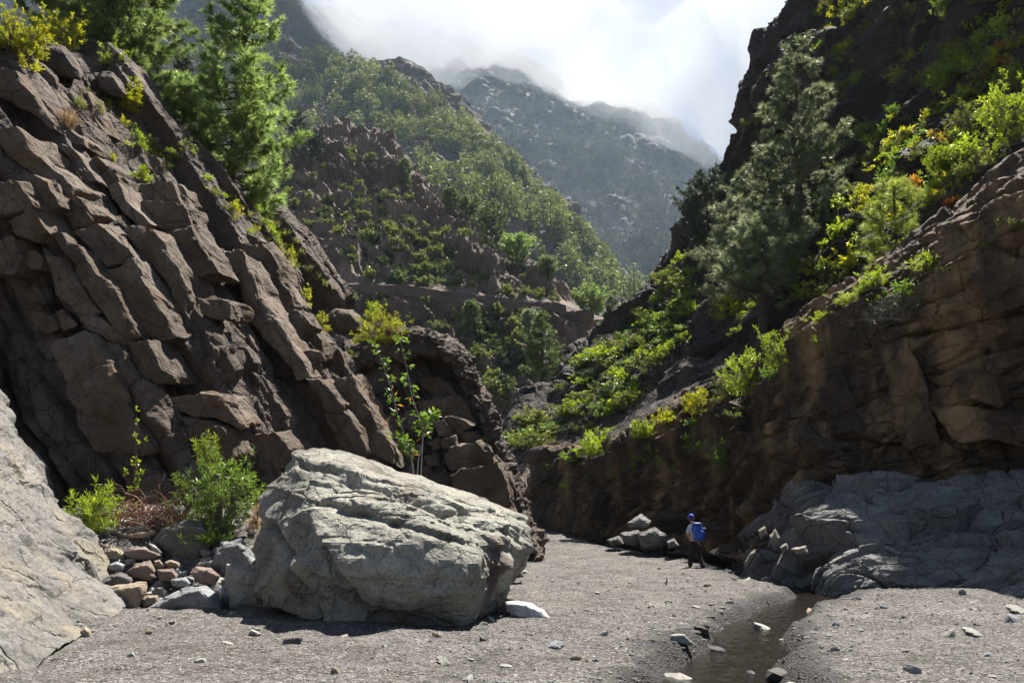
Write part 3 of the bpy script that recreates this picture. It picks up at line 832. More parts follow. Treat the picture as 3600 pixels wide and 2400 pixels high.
# ================================================================== ROCK PIECES
def ring_prism(poly, base_d, prot, thick, e_dir, n_out=84, seed=0, rough=0.05, bulge=0.035, face=(0.26, -0.95, -0.14)):
    """a slab: traced outline of its front face, set at real depth, extruded into the cliff along e_dir"""
    poly = np.array(poly, float)
    L_ = np.linalg.norm(np.roll(poly, -1, 0) - poly, axis=1)
    s = np.concatenate(([0], np.cumsum(L_)))
    t = np.linspace(0, s[-1], n_out, endpoint=False)
    # keep the corners by sampling along the closed outline
    out = np.stack([np.interp(t, s, np.append(poly[:, k], poly[0, k])) for k in (0, 1)], -1)
    c = out.mean(0)
    out = c + (out - c) * 1.05
    e = np.asarray(e_dir, float); e = e / np.linalg.norm(e)
    V, rings = [], []
    # the front face is one plane, leaning out over its foot like the real bed edges
    g = np.random.default_rng(seed + 5)
    nf = np.array(face) + g.normal(size=3) * np.array((0.07, 0.02, 0.06))
    nf /= np.linalg.norm(nf)
    d0 = float(np.mean(base_d(out))) - prot
    c0 = P(*c, d0)
    o0 = np.array((0, 0, CAMH))
    rim = []
    for u, v in out:
        ray = P(u, v, 1.0) - o0
        rim.append(o0 + ray * ((c0 - o0) @ nf) / (ray @ nf))
    rim = np.array(rim)
    cen = rim.mean(0)
    R = math.sqrt(np.mean(np.sum((rim - cen) ** 2, 1)))
    for r_, z_ in ((0.0, -1.0), (0.15, -1.0), (0.3, -0.95), (0.45, -0.9), (0.58, -0.8), (0.7, -0.7), (0.8, -0.6), (0.88, -0.4), (0.95, -0.15), (1.0, 0.25)):
        rings.append(cen + (rim - cen) * r_ + e * (bulge * R * z_))
    for z_ in (0.08, 0.16, 0.25, 0.35, 0.5, 0.7, 1.0):
        rings.append(rim + e * (bulge * R * 0.25 + thick * z_))
    V = np.array(rings)
    nr = len(rings)
    pts = V.reshape(-1, 3)
    nx = np.stack((fbm(pts + seed, 1.3, 4, 3), fbm(pts + seed, 1.3, 4, 7), fbm(pts + seed, 1.3, 4, 11)), -1)
    pts = pts + nx * rough * 1.5 * min(1.6, 0.6 + R)
    out_n = pts - (cen + e * thick * 0.5)
    out_n /= np.linalg.norm(out_n, axis=1, keepdims=True)
    pts = pts + out_n * (0.11 * blocks(pts, BED_L, (0.75, 0.4, 0.5), 3 + seed % 7, 0.9, 0.3, 0.2))[:, None]
    fa = np.concatenate([np.stack((k * n_out + np.arange(n_out), k * n_out + (np.arange(n_out) + 1) % n_out,
                                   (k + 1) * n_out + (np.arange(n_out) + 1) % n_out, (k + 1) * n_out + np.arange(n_out)), -1) for k in range(nr - 1)])
    return pts, fa

def depth_on(key):
    g, uv, n = SURF[key]
    g, uv = g[::5], uv[::5]
    def f(out):
        out = np.asarray(out)
        d = (uv[None, :, 0] - out[:, None, 0]) ** 2 + (uv[None, :, 1] - out[:, None, 1]) ** 2
        k = np.argpartition(d, 4, axis=1)[:, :4]
        return np.min(g[k, 1], axis=1)
    return f

E_L = np.array((0.12, 0.96, 0.14))
LEFT_SLABS = [
 # (outline in photo pixels, protrusion in metres, thickness)
 ([(-60, 225), (48, 244), (92, 316), (150, 386), (191, 453), (166, 446), (137, 405), (64, 376), (-60, 296)], 0.7, 2.6),
 ([(-40, 455), (57, 450), (121, 542), (188, 600), (242, 648), (223, 673), (179, 654), (153, 622), (64, 565), (0, 514)], 0.8, 2.6),
 ([(-60, 660), (48, 630), (67, 638), (112, 718), (19, 753), (-60, 740)], 0.9, 1.6),
 ([(70, 629), (121, 617), (159, 638), (191, 692), (204, 724), (140, 734), (105, 692)], 0.8, 1.8),
 ([(32, 775), (112, 724), (143, 782), (172, 823), (121, 852), (51, 817)], 0.9, 1.5),
 ([(207, 705), (268, 692), (316, 743), (281, 794), (255, 801), (233, 756)], 0.7, 2.2),
 ([(274, 817), (344, 785), (395, 839), (456, 884), (472, 906), (376, 938), (312, 871)], 0.9, 2.4),
 ([(175, 826), (204, 820), (252, 868), (277, 871), (330, 940), (383, 990), (424, 1060), (452, 1110), (480, 1160), (446, 1206), (400, 1150), (351, 1085), (300, 1005), (268, 950), (250, 910), (215, 885)], 1.0, 2.2),
 ([(153, 900), (217, 916), (274, 996), (341, 1091), (306, 1104), (268, 1107), (242, 1072), (198, 1034), (188, 964)], 1.0, 1.8),
 ([(277, 1112), (344, 1106), (395, 1152), (446, 1206), (405, 1216), (338, 1171), (306, 1149)], 0.9, 1.6),
 ([(389, 960), (469, 919), (536, 1037), (571, 1098), (606, 1158), (622, 1180), (571, 1193), (497, 1168), (478, 1123), (430, 1027)], 0.8, 2.0),
 ([(450, 820), (494, 804), (542, 807), (568, 852), (596, 903), (622, 948), (647, 1015), (657, 1079), (679, 1149), (644, 1130), (625, 1079), (596, 996), (542, 941), (500, 890)], 0.9, 2.4),
 ([(482, 646), (607, 645), (637, 717), (560, 712), (500, 706)], 1.1, 1.4),
 ([(500, 708), (560, 714), (640, 719), (666, 790), (620, 806), (550, 830)], 1.1, 1.6),
 ([(552, 832), (620, 808), (667, 792), (700, 860), (755, 957), (690, 968), (635, 967)], 1.2, 1.8),
 ([(379, 657), (411, 645), (456, 721), (529, 782), (491, 794), (440, 753), (395, 686)], 0.7, 2.2),
 ([(346, 600), (367, 593), (415, 616), (422, 652), (370, 642)], 0.6, 1.6),
 ([(201, 510), (223, 507), (265, 539), (306, 587), (335, 632), (306, 629), (268, 584), (236, 546)], 0.6, 1.8),
 ([(220, 472), (249, 460), (290, 491), (287, 511), (249, 504)], 0.6, 1.4),
 ([(296, 560), (340, 552), (372, 580), (368, 598), (320, 590)], 0.6, 1.2),
 ([(300, 325), (322, 390), (362, 460), (345, 458), (318, 420), (298, 372)], 0.4, 0.7),
 ([(175, 1219), (233, 1190), (306, 1177), (354, 1244), (383, 1283), (411, 1340), (443, 1400), (480, 1480), (530, 1580), (470, 1600), (330, 1570), (280, 1480), (250, 1405), (220, 1300)], 0.9, 2.0),
 ([(456, 1209), (517, 1197), (552, 1267), (590, 1324), (587, 1346), (539, 1356), (523, 1315), (478, 1251)], 0.9, 1.6),
 ([(191, 1104), (220, 1091), (265, 1142), (226, 1155)], 0.8, 1.0),
 ([(115, 1098), (185, 1107), (223, 1152), (172, 1174), (137, 1155)], 0.7, 1.0),
 ([(67, 1027), (121, 1005), (169, 1059), (112, 1066)], 0.8, 1.0),
 ([(78, 895), (118, 880), (150, 905), (140, 945), (95, 940)], 0.8, 1.0),
 ([(-40, 860), (40, 830), (75, 900), (40, 960), (-40, 960)], 0.9, 1.2),
 ([(699, 1050), (760, 1052), (810, 1066), (814, 1117), (759, 1120), (708, 1094)], 1.5, 1.6),
 ([(715, 874), (763, 868), (769, 903), (750, 932)], 0.7, 1.1),
 ([(788, 900), (849, 897), (893, 970), (906, 1031), (979, 1139), (1008, 1190), (1046, 1247), (1086, 1318), (1040, 1330), (960, 1214), (900, 1140), (862, 1062), (830, 1000), (810, 960)], 0.7, 2.0),
 ([(836, 827), (877, 823), (919, 846), (893, 858), (852, 862)], 0.8, 1.3),
 ([(855, 868), (893, 862), (922, 850), (951, 890), (976, 948), (999, 1002), (1037, 1069), (1037, 1085), (983, 1133), (938, 1069), (906, 1024), (887, 954)], 0.9, 1.8),
 ([(983, 1135), (1030, 1091), (1046, 1094), (1085, 1145), (1060, 1180), (1020, 1210)], 0.9, 1.5),
 ([(1056, 1184), (1088, 1147), (1129, 1196), (1126, 1238), (1091, 1228)], 0.9, 1.5),
 ([(1040, 1236), (1094, 1232), (1126, 1242), (1120, 1268), (1080, 1300)], 0.8, 1.4),
 ([(1126, 1274), (1187, 1230), (1206, 1262), (1228, 1316), (1168, 1357), (1142, 1329)], 1.0, 1.8),
 ([(1161, 1367), (1232, 1318), (1270, 1385), (1297, 1430), (1353, 1540), (1384, 1594), (1388, 1634), (1280, 1580), (1241, 1500), (1202, 1429)], 1.0, 1.8),
 ([(1069, 1332), (1123, 1335), (1196, 1418), (1190, 1437), (1155, 1450), (1123, 1405)], 0.9, 1.6),
 ([(1140, 1460), (1200, 1440), (1235, 1469), (1279, 1574), (1276, 1600), (1206, 1580), (1174, 1521)], 0.8, 1.6),
 ([(603, 1411), (696, 1383), (779, 1399), (839, 1485), (836, 1501), (753, 1457), (690, 1460), (620, 1450)], 0.8, 1.6),
 ([(640, 1470), (720, 1475), (790, 1520), (830, 1600), (760, 1640), (690, 1580)], 0.6, 1.4),
 ([(880, 1540), (960, 1530), (1010, 1580), (1000, 1640), (900, 1640)], 0.6, 1.4),
]
FOLD_BLOCKS = [
 ([(1254, 1284), (1399, 1238), (1407, 1284), (1391, 1345), (1300, 1391), (1265, 1345)], 0.9, 2.0),
 ([(1468, 1337), (1541, 1326), (1575, 1345), (1598, 1387), (1529, 1397), (1483, 1353)], 0.9, 1.4),
 ([(1464, 1414), (1533, 1399), (1613, 1399), (1636, 1437), (1663, 1488), (1590, 1462), (1500, 1464)], 1.0, 1.6),
 ([(1560, 1466), (1587, 1464), (1663, 1492), (1613, 1525), (1590, 1513)], 1.2, 1.4),
 ([(1529, 1483), (1562, 1476), (1590, 1518), (1590, 1527), (1544, 1532)], 0.8, 1.2),
 ([(1544, 1546), (1598, 1531), (1606, 1563), (1552, 1575)], 0.8, 1.2),
 ([(1567, 1598), (1590, 1571), (1675, 1552), (1701, 1575), (1736, 1624), (1652, 1651), (1583, 1651)], 1.3, 1.8),
 ([(1587, 1674), (1644, 1653), (1747, 1632), (1774, 1686), (1800, 1800), (1720, 1790), (1600, 1740)], 1.3, 1.8),
 ([(1445, 1567), (1479, 1559), (1487, 1594), (1452, 1600)], 0.8, 1.2),
 ([(1506, 1548), (1537, 1540), (1548, 1571), (1518, 1582)], 0.8, 1.2),
 ([(1491, 1609), (1525, 1594), (1541, 1636), (1502, 1640)], 0.8, 1.2),
 ([(1612, 1518), (1662, 1512), (1692, 1545), (1634, 1558)], 1.0, 1.2),
 ([(1617, 1353), (1644, 1353), (1690, 1467), (1663, 1467), (1640, 1425)], 0.7, 1.2),
 ([(1420, 1350), (1455, 1335), (1470, 1400), (1430, 1430)], 0.7, 1.2),
 ([(1420, 1450), (1470, 1440), (1500, 1500), (1480, 1550), (1430, 1540)], 0.7, 1.2),
 ([(1360, 1480), (1410, 1470), (1430, 1540), (1400, 1590), (1360, 1560)], 0.6, 1.2),
]
dl = depth_on('left_base')
for k, (poly, prot, th) in enumerate(LEFT_SLABS):
    pts, fa = ring_prism(poly, dl, 0.85 * prot, 0.55 * th + 0.5, E_L, seed=k)
    mesh_np('rock_slab', pts, fa, M['slab'], left_cliff)
df = depth_on('fold_rock_face')
for k, (poly, prot, th) in enumerate(FOLD_BLOCKS):
    pts, fa = ring_prism(poly, df, prot * 0.6, 0.5 * th + 0.5, E_L, seed=90 + k)
    mesh_np('rock_block', pts, fa, M['slab'], fold_face)

WALL_SLABS = [
 ([(2765, 1205), (2850, 1145), (2905, 1260), (2910, 1345), (2850, 1360), (2790, 1325)], 0.35, 1.6),
 ([(2860, 1140), (2980, 1075), (3090, 1015), (3130, 1065), (3060, 1190), (2960, 1290), (2915, 1270)], 0.35, 1.6),
 ([(3340, 1312), (3420, 1300), (3500, 1330), (3530, 1410), (3500, 1430), (3380, 1400)], 0.55, 1.5),
 ([(3300, 1440), (3420, 1432), (3640, 1470), (3660, 1560), (3350, 1540)], 0.6, 1.5),
 ([(2700, 1305), (2765, 1305), (2785, 1370), (2700, 1425), (2640, 1385)], 0.4, 1.5),
 ([(2870, 1370), (2960, 1305), (3000, 1420), (3030, 1540), (2930, 1510)], 0.2, 1.4),
 ([(3095, 1220), (3190, 1200), (3260, 1380), (3290, 1560), (3180, 1565), (3130, 1400)], 0.2, 1.4),
 ([(3420, 960), (3520, 900), (3640, 930), (3640, 1060), (3500, 1100)], 0.4, 1.6),
 ([(2480, 1450), (2560, 1420), (2630, 1440), (2600, 1520), (2510, 1540)], 0.4, 1.5),
 ([(2300, 1545), (2400, 1500), (2470, 1520), (2440, 1600), (2330, 1620)], 0.4, 1.5),
 ([(2080, 1610), (2200, 1570), (2290, 1570), (2260, 1660), (2110, 1690)], 0.4, 1.5),
]
dw = depth_on('right_cliff')
for k, (poly, prot, th) in enumerate(WALL_SLABS):
    pts, fa = ring_prism(poly, dw, prot, th, np.array((0.62, 0.74, 0.2)), seed=140 + k, face=(-0.62, -0.78, -0.05))
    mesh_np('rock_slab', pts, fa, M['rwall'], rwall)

# ------------------------------------------------------------------ star-shaped stones
_ico_cache = {}
def ico(sub):
    if sub not in _ico_cache:
        bm = bmesh.new()
        bmesh.ops.create_icosphere(bm, subdivisions=sub, radius=1.0)
        V = np.array([v.co[:] for v in bm.verts]); Fc = np.array([[v.index for v in f.verts] for f in bm.faces])
        bm.free()
        _ico_cache[sub] = (V / np.linalg.norm(V, axis=1, keepdims=True), Fc)
    return _ico_cache[sub]

def hull_stone(pts, sub=5, soft=24.0):
    """radial cast of a sphere onto the convex hull of traced points, with slightly worn edges"""
    pts = np.asarray(pts, float)
    bm = bmesh.new()
    for p in pts:
        bm.verts.new(p)
    bmesh.ops.convex_hull(bm, input=bm.verts)
    bm.normal_update()
    c = pts.mean(0)
    pl = []
    for f in bm.faces:
        n = np.array(f.normal[:]); d = n @ (np.array(f.verts[0].co[:]) - c)
        if d < 0: n, d = -n, -d
        if d > 1e-3: pl.append((*n, d))
    bm.free()
    pl = np.array(pl)
    D, Fc = ico(sub)
    q = np.maximum(D @ pl[:, :3].T / pl[:, 3], 1e-4)
    r = np.sum(q ** soft, axis=1) ** (-1 / soft)
    return c, D, Fc, r

def facet_stone(size, seed, sub=4, nplanes=11, soft=18, flat=1.0):
    """random broken stone with plane facets"""
    g = np.random.default_rng(seed)
    n = g.normal(size=(nplanes, 3)); n /= np.linalg.norm(n, axis=1, keepdims=True)
    d = g.uniform(0.62, 1.0, nplanes)
    n = np.concatenate((n, -n[:4])); d = np.concatenate((d, g.uniform(0.7, 1.0, 4)))
    D, Fc = ico(sub)
    q = np.maximum(D @ n.T / d, 1e-4)
    r = np.sum(q ** soft, axis=1) ** (-1 / soft)
    V = D * r[:, None]
    V = V + D * (0.035 * fbm(V + seed, 2.2, 3, seed % 50))[:, None]
    return V * np.asarray(size), Fc

# ------------------------------------------------------------------ the great boulder
bp_ = [(1030, 1572, 16.0), (1120, 1562, 16.6), (1300, 1610, 17.0), (1560, 1690, 17.2), (1760, 1775, 16.6), (1835, 1830, 15.6), (1850, 1890, 14.9),
       (1835, 1960, 14.2), (1690, 2120, 12.4), (1640, 2205, 12.9), (1560, 2212, 12.9), (1380, 2200, 12.9), (1200, 2165, 13.0), (1040, 2115, 13.3), (900, 2060, 13.6), (895, 1960, 14.2),
       (925, 1800, 15.0), (960, 1680, 15.6), (1140, 1750, 13.7), (1090, 1790, 13.3), (1400, 1830, 12.5), (1600, 1880, 12.0), (1700, 1960, 12.0),
       (1120, 1930, 12.4), (1600, 2050, 11.8), (1000, 1990, 18.5), (1800, 1990, 18), (1300, 2000, 19),
       (925, 2125, 13.7), (1080, 2180, 13.0), (1350, 2235, 12.75), (1610, 2250, 12.55)]
c, D, Fc, r = hull_stone([P(*q) for q in bp_], 7, 34)
V = c + D * r[:, None]
frb = frame(P(1800, 1800, 15) - P(1060, 1600, 15.5), (0.1, -0.8, 0.6))
uvb = proj(V)
topw = smooth(uvb[:, 1] - np.interp(uvb[:, 0], [900, 1100, 1700], [1700, 1790, 1960]), 60, -40)
d = 0.10 * blocks(V, frb, (1.7, 0.55, 0.9), 4, 0.9, 0.45, 0.10)
d += (0.03 + 0.035 * topw) * blocks(V, frb, (0.5, 0.3, 0.4), 8, 0.9, 0.4, 0.14)
d += 0.13 * fbm(V, 0.8, 3, 4) + 0.02 * fbm(V, 6, 3, 8)
# rounded lobes and hollows across the shaded front
d += 0.12 * ridged(V * np.array((0.7, 1, 1.3)), 0.75, 2, 14) * smooth(uvb[:, 1], 1700, 1850)
# two long clefts that step the sunlit top
def cleft(p0, p1, w, dep):
    a = np.array(p0, float); b_ = np.array(p1, float); ab = b_ - a
    t = np.clip(((uvb - a) @ ab) / (ab @ ab), 0, 1)
    q = a + t[:, None] * ab
    dist = ((uvb - q) @ np.array((-ab[1], ab[0]))) / np.linalg.norm(ab) + 10 * fbm(V, 1.5, 3, 31)
    lim = np.hypot(*(uvb - q).T)
    return -dep * np.exp(-(dist / w) ** 2) * (lim < 4 * w) + dep * 0.8 * smooth(dist, 0, -w) * np.exp(-np.maximum(0, -dist) / (4 * w)) * (lim < 14 * w)
d += cleft((1090, 1635), (1560, 1815), 12, 0.22) + cleft((1560, 1815), (1760, 1830), 10, 0.12) + cleft((1150, 1780), (1620, 1900), 14, 0.12) + cleft((1000, 1900), (1130, 2140), 16, 0.16) + cleft((1180, 1960), (1300, 2160), 12, 0.10)
d += 0.10 * smooth(uvb[:, 0], 1640, 1760) * blocks(V, frb, (0.45, 0.4, 0.4), 5, 0.9, 0.5, 0.2)
d -= 0.16 * np.exp(-((uvb[:, 0] - 1480) / 300) ** 2 - ((uvb[:, 1] - 2035 - 0.03 * (uvb[:, 0] - 1400)) / 12) ** 2) * 0.4
V = V + D * d[:, None]
boulder = mesh_np('boulder', V, Fc, M['boulder'])
tag(boulder, 'huge pale green-grey boulder resting on the gravel', 'boulder')

# ------------------------------------------------------------------ individually traced stones
def traced_stone(name, outline, d, depth, mat, label, cat='rock', sub=5, seed=0, rough=0.05, group=None, sink=0.0):
    """outline in pixels at distance d; the back is the same outline pulled in, depth metres farther"""
    o = np.array(outline, float)
    c = o.mean(0)
    front = [P(u, v, d + depth * 0.22 * (1 if v < c[1] else 0.0)) for u, v in o]
    core = [P(*(c + (q - c) * 0.62), d - depth * 0.12) for q in o]
    back = [P(*(c + (q - c) * 0.72 + np.array((0, -4))), d + depth) for q in o]
    pts = np.array(front + core + back)
    cc, D, Fc, r = hull_stone(pts, sub, 30)
    V = cc + D * r[:, None]
    R = np.mean(r)
    V = V + D * (R * rough * fbm(V / R + seed, 1.5, 4, seed % 40) * 1.6 + R * rough * 1.4 * blocks(V / R + seed, np.eye(3), (0.6, 0.6, 0.45), seed % 9, 0.9, 0.2, 0.15))[:, None]
    V[:, 2] -= sink
    ob = mesh_np(name, V, Fc, mat)
    tag(ob, label, cat, group)
    return ob

M['st_grey'] = rock_mat('blue_grey_stone', [(0.109, 0.112, 0.116), (0.170, 0.173, 0.177), (0.245, 0.245, 0.245)], 2.5, 0.5)
M['st_pale'] = rock_mat('pale_stone', [(0.177, 0.170, 0.150), (0.231, 0.224, 0.201), (0.286, 0.275, 0.245)], 2.2, 0.4, crack=0.2)
M['st_tan'] = rock_mat('tan_stone', [(0.150, 0.122, 0.088), (0.211, 0.177, 0.133), (0.265, 0.228, 0.170)], 2.2, 0.4)
M['st_dark'] = rock_mat('dark_stone', [(0.041, 0.037, 0.034), (0.075, 0.068, 0.065), (0.116, 0.109, 0.102)], 2.2, 0.5)
M['st_pink'] = rock_mat('brownish_stone', [(0.109, 0.082, 0.068), (0.156, 0.122, 0.105), (0.211, 0.170, 0.150)], 2.2, 0.4)
M['st_white'] = rock_mat('white_stone', [(0.286, 0.286, 0.286), (0.354, 0.354, 0.347), (0.422, 0.415, 0.408)], 2.6, 0.5, crack=0.4)
M['st_olive'] = rock_mat('olive_grey_rock', [(0.068, 0.068, 0.058), (0.109, 0.105, 0.088), (0.163, 0.153, 0.122)], 1.6, 0.5, crack=0.3)
G_R = 'stones of the rubble pile'
M['st_pale2'] = rock_mat('pale_ledge_block', [(0.12, 0.11, 0.09), (0.18, 0.165, 0.135), (0.25, 0.23, 0.19)], 1.6, 0.5); M['st_shelf'] = M['shelf']; M['st_cliff'] = M['cliff']; M['st_slab'] = M['slab']
TS = [
 # name, outline, d, depth, mat, label
 ('rock', [(795, 1980), (900, 2000), (990, 1988), (1010, 2010), (1005, 2090), (990, 2148), (890, 2152), (798, 2148), (790, 2060)], 14.9, 1.0, 'st_pale', 'pale squarish rock leaning against the great boulder'),
 ('rock', [(495, 2148), (580, 2095), (660, 2062), (720, 2055), (770, 2085), (785, 2150), (640, 2158)], 14.7, 1.0, 'st_grey', 'blue-grey sloping rock half sunk in the gravel edge'),
 ('rock', [(370, 2060), (440, 2068), (515, 2042), (520, 2060), (500, 2120), (480, 2148), (400, 2142), (375, 2085)], 14.8, 0.8, 'st_tan', 'tan angular rock with a smooth lit top beside the ramp'),
 ('rock', [(350, 2050), (375, 2025), (420, 2008), (470, 2030), (465, 2050), (440, 2066), (372, 2075)], 15.6, 0.7, 'st_dark', 'dark brown wedge rock above the tan rock'),
 ('rock', [(560, 1860), (620, 1835), (680, 1815), (720, 1835), (748, 1900), (735, 1960), (660, 1995), (590, 1985), (535, 1905)], 17.2, 1.1, 'st_olive', 'big dark olive rock under the leafy bush'),
 ('rock', [(755, 1950), (775, 1905), (850, 1890), (890, 1940), (908, 1985), (870, 2010), (790, 2015), (740, 1985)], 16.6, 1.0, 'st_grey', 'grey angular block between the olive rock and the boulder'),
 ('cobble', [(432, 1935), (455, 1922), (510, 1920), (560, 1940), (570, 1955), (545, 1968), (490, 1970), (440, 1955)], 16.8, 0.5, 'st_pink', 'smooth brown oval cobble in the middle of the rubble'),
 ('rock', [(440, 2010), (480, 1980), (530, 1968), (548, 2010), (540, 2045), (470, 2030)], 16.0, 0.7, 'st_pink', 'brownish slab rock below the oval cobble'),
 ('rock', [(550, 2000), (610, 1998), (628, 2020), (615, 2045), (560, 2045)], 15.9, 0.5, 'st_pink', 'small reddish block in front of the olive rock'),
 ('rock', [(665, 2012), (690, 1990), (740, 1995), (780, 2025), (755, 2058), (700, 2052)], 15.7, 0.6, 'st_pink', 'brown wedge rock behind the blue-grey rock'),
 ('rock', [(600, 2035), (650, 2028), (680, 2050), (660, 2065), (605, 2062)], 15.6, 0.5, 'st_grey', 'small pale blue stone between brown rocks'),
 ('rock', [(495, 2105), (520, 2090), (560, 2092), (552, 2120), (505, 2140)], 14.9, 0.4, 'st_tan', 'small tan stone wedged by the blue-grey rock'),
 ('rock', [(362, 1940), (390, 1918), (430, 1935), (445, 1960), (400, 1975), (366, 1965)], 16.9, 0.6, 'st_tan', 'light tan rock on the rubble beside the ramp'),
 ('rock', [(330, 1925), (350, 1905), (385, 1910), (375, 1935), (345, 1945)], 17.3, 0.5, 'st_pink', 'reddish broken rock high on the rubble'),
 ('rock', [(380, 1985), (410, 1972), (440, 1985), (430, 2005), (395, 2010)], 16.3, 0.4, 'st_grey', 'small dark blue stone in the rubble'),
 ('cobble', [(573, 1975), (600, 1966), (636, 1978), (630, 1995), (590, 1998)], 16.4, 0.4, 'st_tan', 'rounded tan cobble touching the olive rock'),
 ('cobble', [(540, 1970), (562, 1965), (575, 1985), (560, 2000), (542, 1992)], 16.3, 0.3, 'st_tan', 'small pale cube-shaped stone by the oval cobble'),
 ('rock', [(290, 1880), (330, 1862), (358, 1870), (345, 1895), (305, 1905)], 17.8, 0.6, 'st_grey', 'blue-green flat rock below the dry sticks'),
 ('rock', [(358, 1888), (390, 1880), (430, 1886), (415, 1900), (370, 1902)], 17.7, 0.5, 'st_grey', 'flat blue-grey stone beside the fallen log'),
 ('rock', [(420, 1800), (455, 1790), (520, 1800), (530, 1830), (440, 1835)], 18.8, 0.7, 'st_grey', 'grey rounded rock behind the dry brushwood'),
 ('rock', [(520, 1905), (545, 1915), (575, 1945), (560, 1952), (530, 1930)], 16.9, 0.4, 'st_pale', 'thin pale slab leaning on the oval cobble'),
 ('rock', [(770, 2062), (800, 2050), (812, 2085), (805, 2130), (780, 2120)], 15.2, 0.5, 'st_grey', 'upright grey stone beside the pale squarish rock'),
 ('white_stone', [(1772, 2112), (1800, 2108), (1830, 2122), (1870, 2122), (1912, 2140), (1950, 2185), (1930, 2192), (1810, 2192), (1785, 2150)], 13.1, 0.7, 'st_white', 'low white stone lying on the gravel beside the boulder'),
 ('rock', [(1778, 2000), (1800, 1990), (1830, 1995), (1845, 2030), (1790, 2033)], 20.0, 0.6, 'st_olive', 'grey-green stone at the foot of the folded beds'),
 ('rock', [(1828, 2008), (1845, 2003), (1860, 2013), (1840, 2018)], 21.0, 0.3, 'st_pale', 'flat pale stone beside the grey-green stone'),
 ('rock', [(1752, 2090), (1762, 2080), (1778, 2092), (1775, 2103), (1755, 2102)], 14.6, 0.25, 'st_dark', 'small dark stone in the shade of the boulder'),
 ('rock', [(1720, 2110), (1728, 2075), (1740, 2080), (1742, 2110), (1730, 2118)], 14.5, 0.3, 'st_pale', 'upright pale flake under the edge of the boulder'),
 ('rock', [(280, 2250), (275, 2215), (300, 2200), (320, 2215), (322, 2240), (300, 2246)], 11.4, 0.25, 'st_tan', 'small beige stone lying against the ramp'),
 ('rock', [(2203, 1838), (2255, 1805), (2292, 1830), (2282, 1852), (2215, 1862)], 32.6, 1.6, 'st_shelf', 'flat-topped grey rock above the others at the far wall foot'),
 ('rock', [(2178, 1872), (2245, 1862), (2268, 1890), (2235, 1922), (2190, 1905)], 32.0, 1.4, 'st_shelf', 'wedge-shaped grey rock at the far wall foot'),
 ('rock', [(2235, 1875), (2300, 1850), (2350, 1880), (2342, 1918), (2262, 1930)], 31.2, 1.5, 'st_shelf', 'largest grey rock at the wall foot beyond the hiker'),
 ('rock', [(2132, 1897), (2178, 1882), (2196, 1912), (2150, 1920)], 34.0, 1.2, 'st_shelf', 'low grey rock farthest along the wall foot'),
 ('rock', [(2343, 1903), (2370, 1890), (2388, 1918), (2350, 1930)], 30.2, 0.8, 'st_shelf', 'small grey rock nearest the hiker at the wall foot'),
 ('rock', [(2665, 1862), (2690, 1845), (2697, 1880), (2675, 1902)], 22.6, 0.5, 'st_pale2', 'pale upright block perched on the ledges'),
 ('rock', [(2705, 1882), (2725, 1855), (2742, 1890), (2732, 1922), (2710, 1917)], 21.8, 0.5, 'st_pale2', 'pale pointed block beside the perched upright block'),
 ('rock', [(2740, 1922), (2765, 1905), (2777, 1937), (2755, 1950)], 21.0, 0.4, 'st_pale2', 'small pale stone on the front of the ledges'),
 ('rock', [(2778, 1927), (2835, 1917), (2842, 1945), (2800, 1950)], 20.3, 0.5, 'st_pale2', 'wide pale block on the front of the ledges'),
 ('rock', [(2612, 1985), (2640, 1937), (2662, 1925), (2652, 1962), (2627, 1998)], 22.8, 0.6, 'st_pale2', 'pale rock at the foot of the ledges behind the hiker'),
 ('rock', [(85, 215), (110, 165), (180, 148), (232, 165), (272, 215), (302, 272), (290, 292), (220, 262), (130, 245)], 24.2, 1.8, 'st_cliff', 'dark rounded rock swelling out below the yellow shrubs'),
 ('rock', [(325, 285), (350, 252), (395, 250), (430, 290), (450, 335), (420, 350), (360, 330)], 25.6, 1.5, 'st_cliff', 'second dark rounded rock beside the golden green shrub'),
 ('rock', [(1118, 990), (1150, 968), (1212, 1040), (1218, 1082), (1150, 1098), (1125, 1050)], 35.0, 1.5, 'st_slab', 'smooth sloping brown rock on the sunny slope'),
 ('rock', [(1145, 1112), (1180, 1078), (1240, 1085), (1286, 1130), (1272, 1182), (1190, 1177), (1150, 1150)], 31.5, 1.6, 'st_slab', 'angular brown boulder next to the yellow shrub of the fold'),
 ('rock', [(1040, 2150), (1052, 2133), (1066, 2140), (1068, 2153), (1045, 2155)], 14.2, 0.2, 'st_grey', 'small grey stone in the shade under the boulder'),
]
for k, (nm, ol, d, dep, mt, lab) in enumerate(TS):
    traced_stone(nm, ol, d, dep, M[mt], lab, 'stone' if nm != 'rock' else 'rock', 5 if k < 10 or nm == 'white_stone' else 4, k + 3, 0.02 if nm == 'cobble' else 0.06, G_R if d > 14.7 and ol[0][0] < 1000 else None)
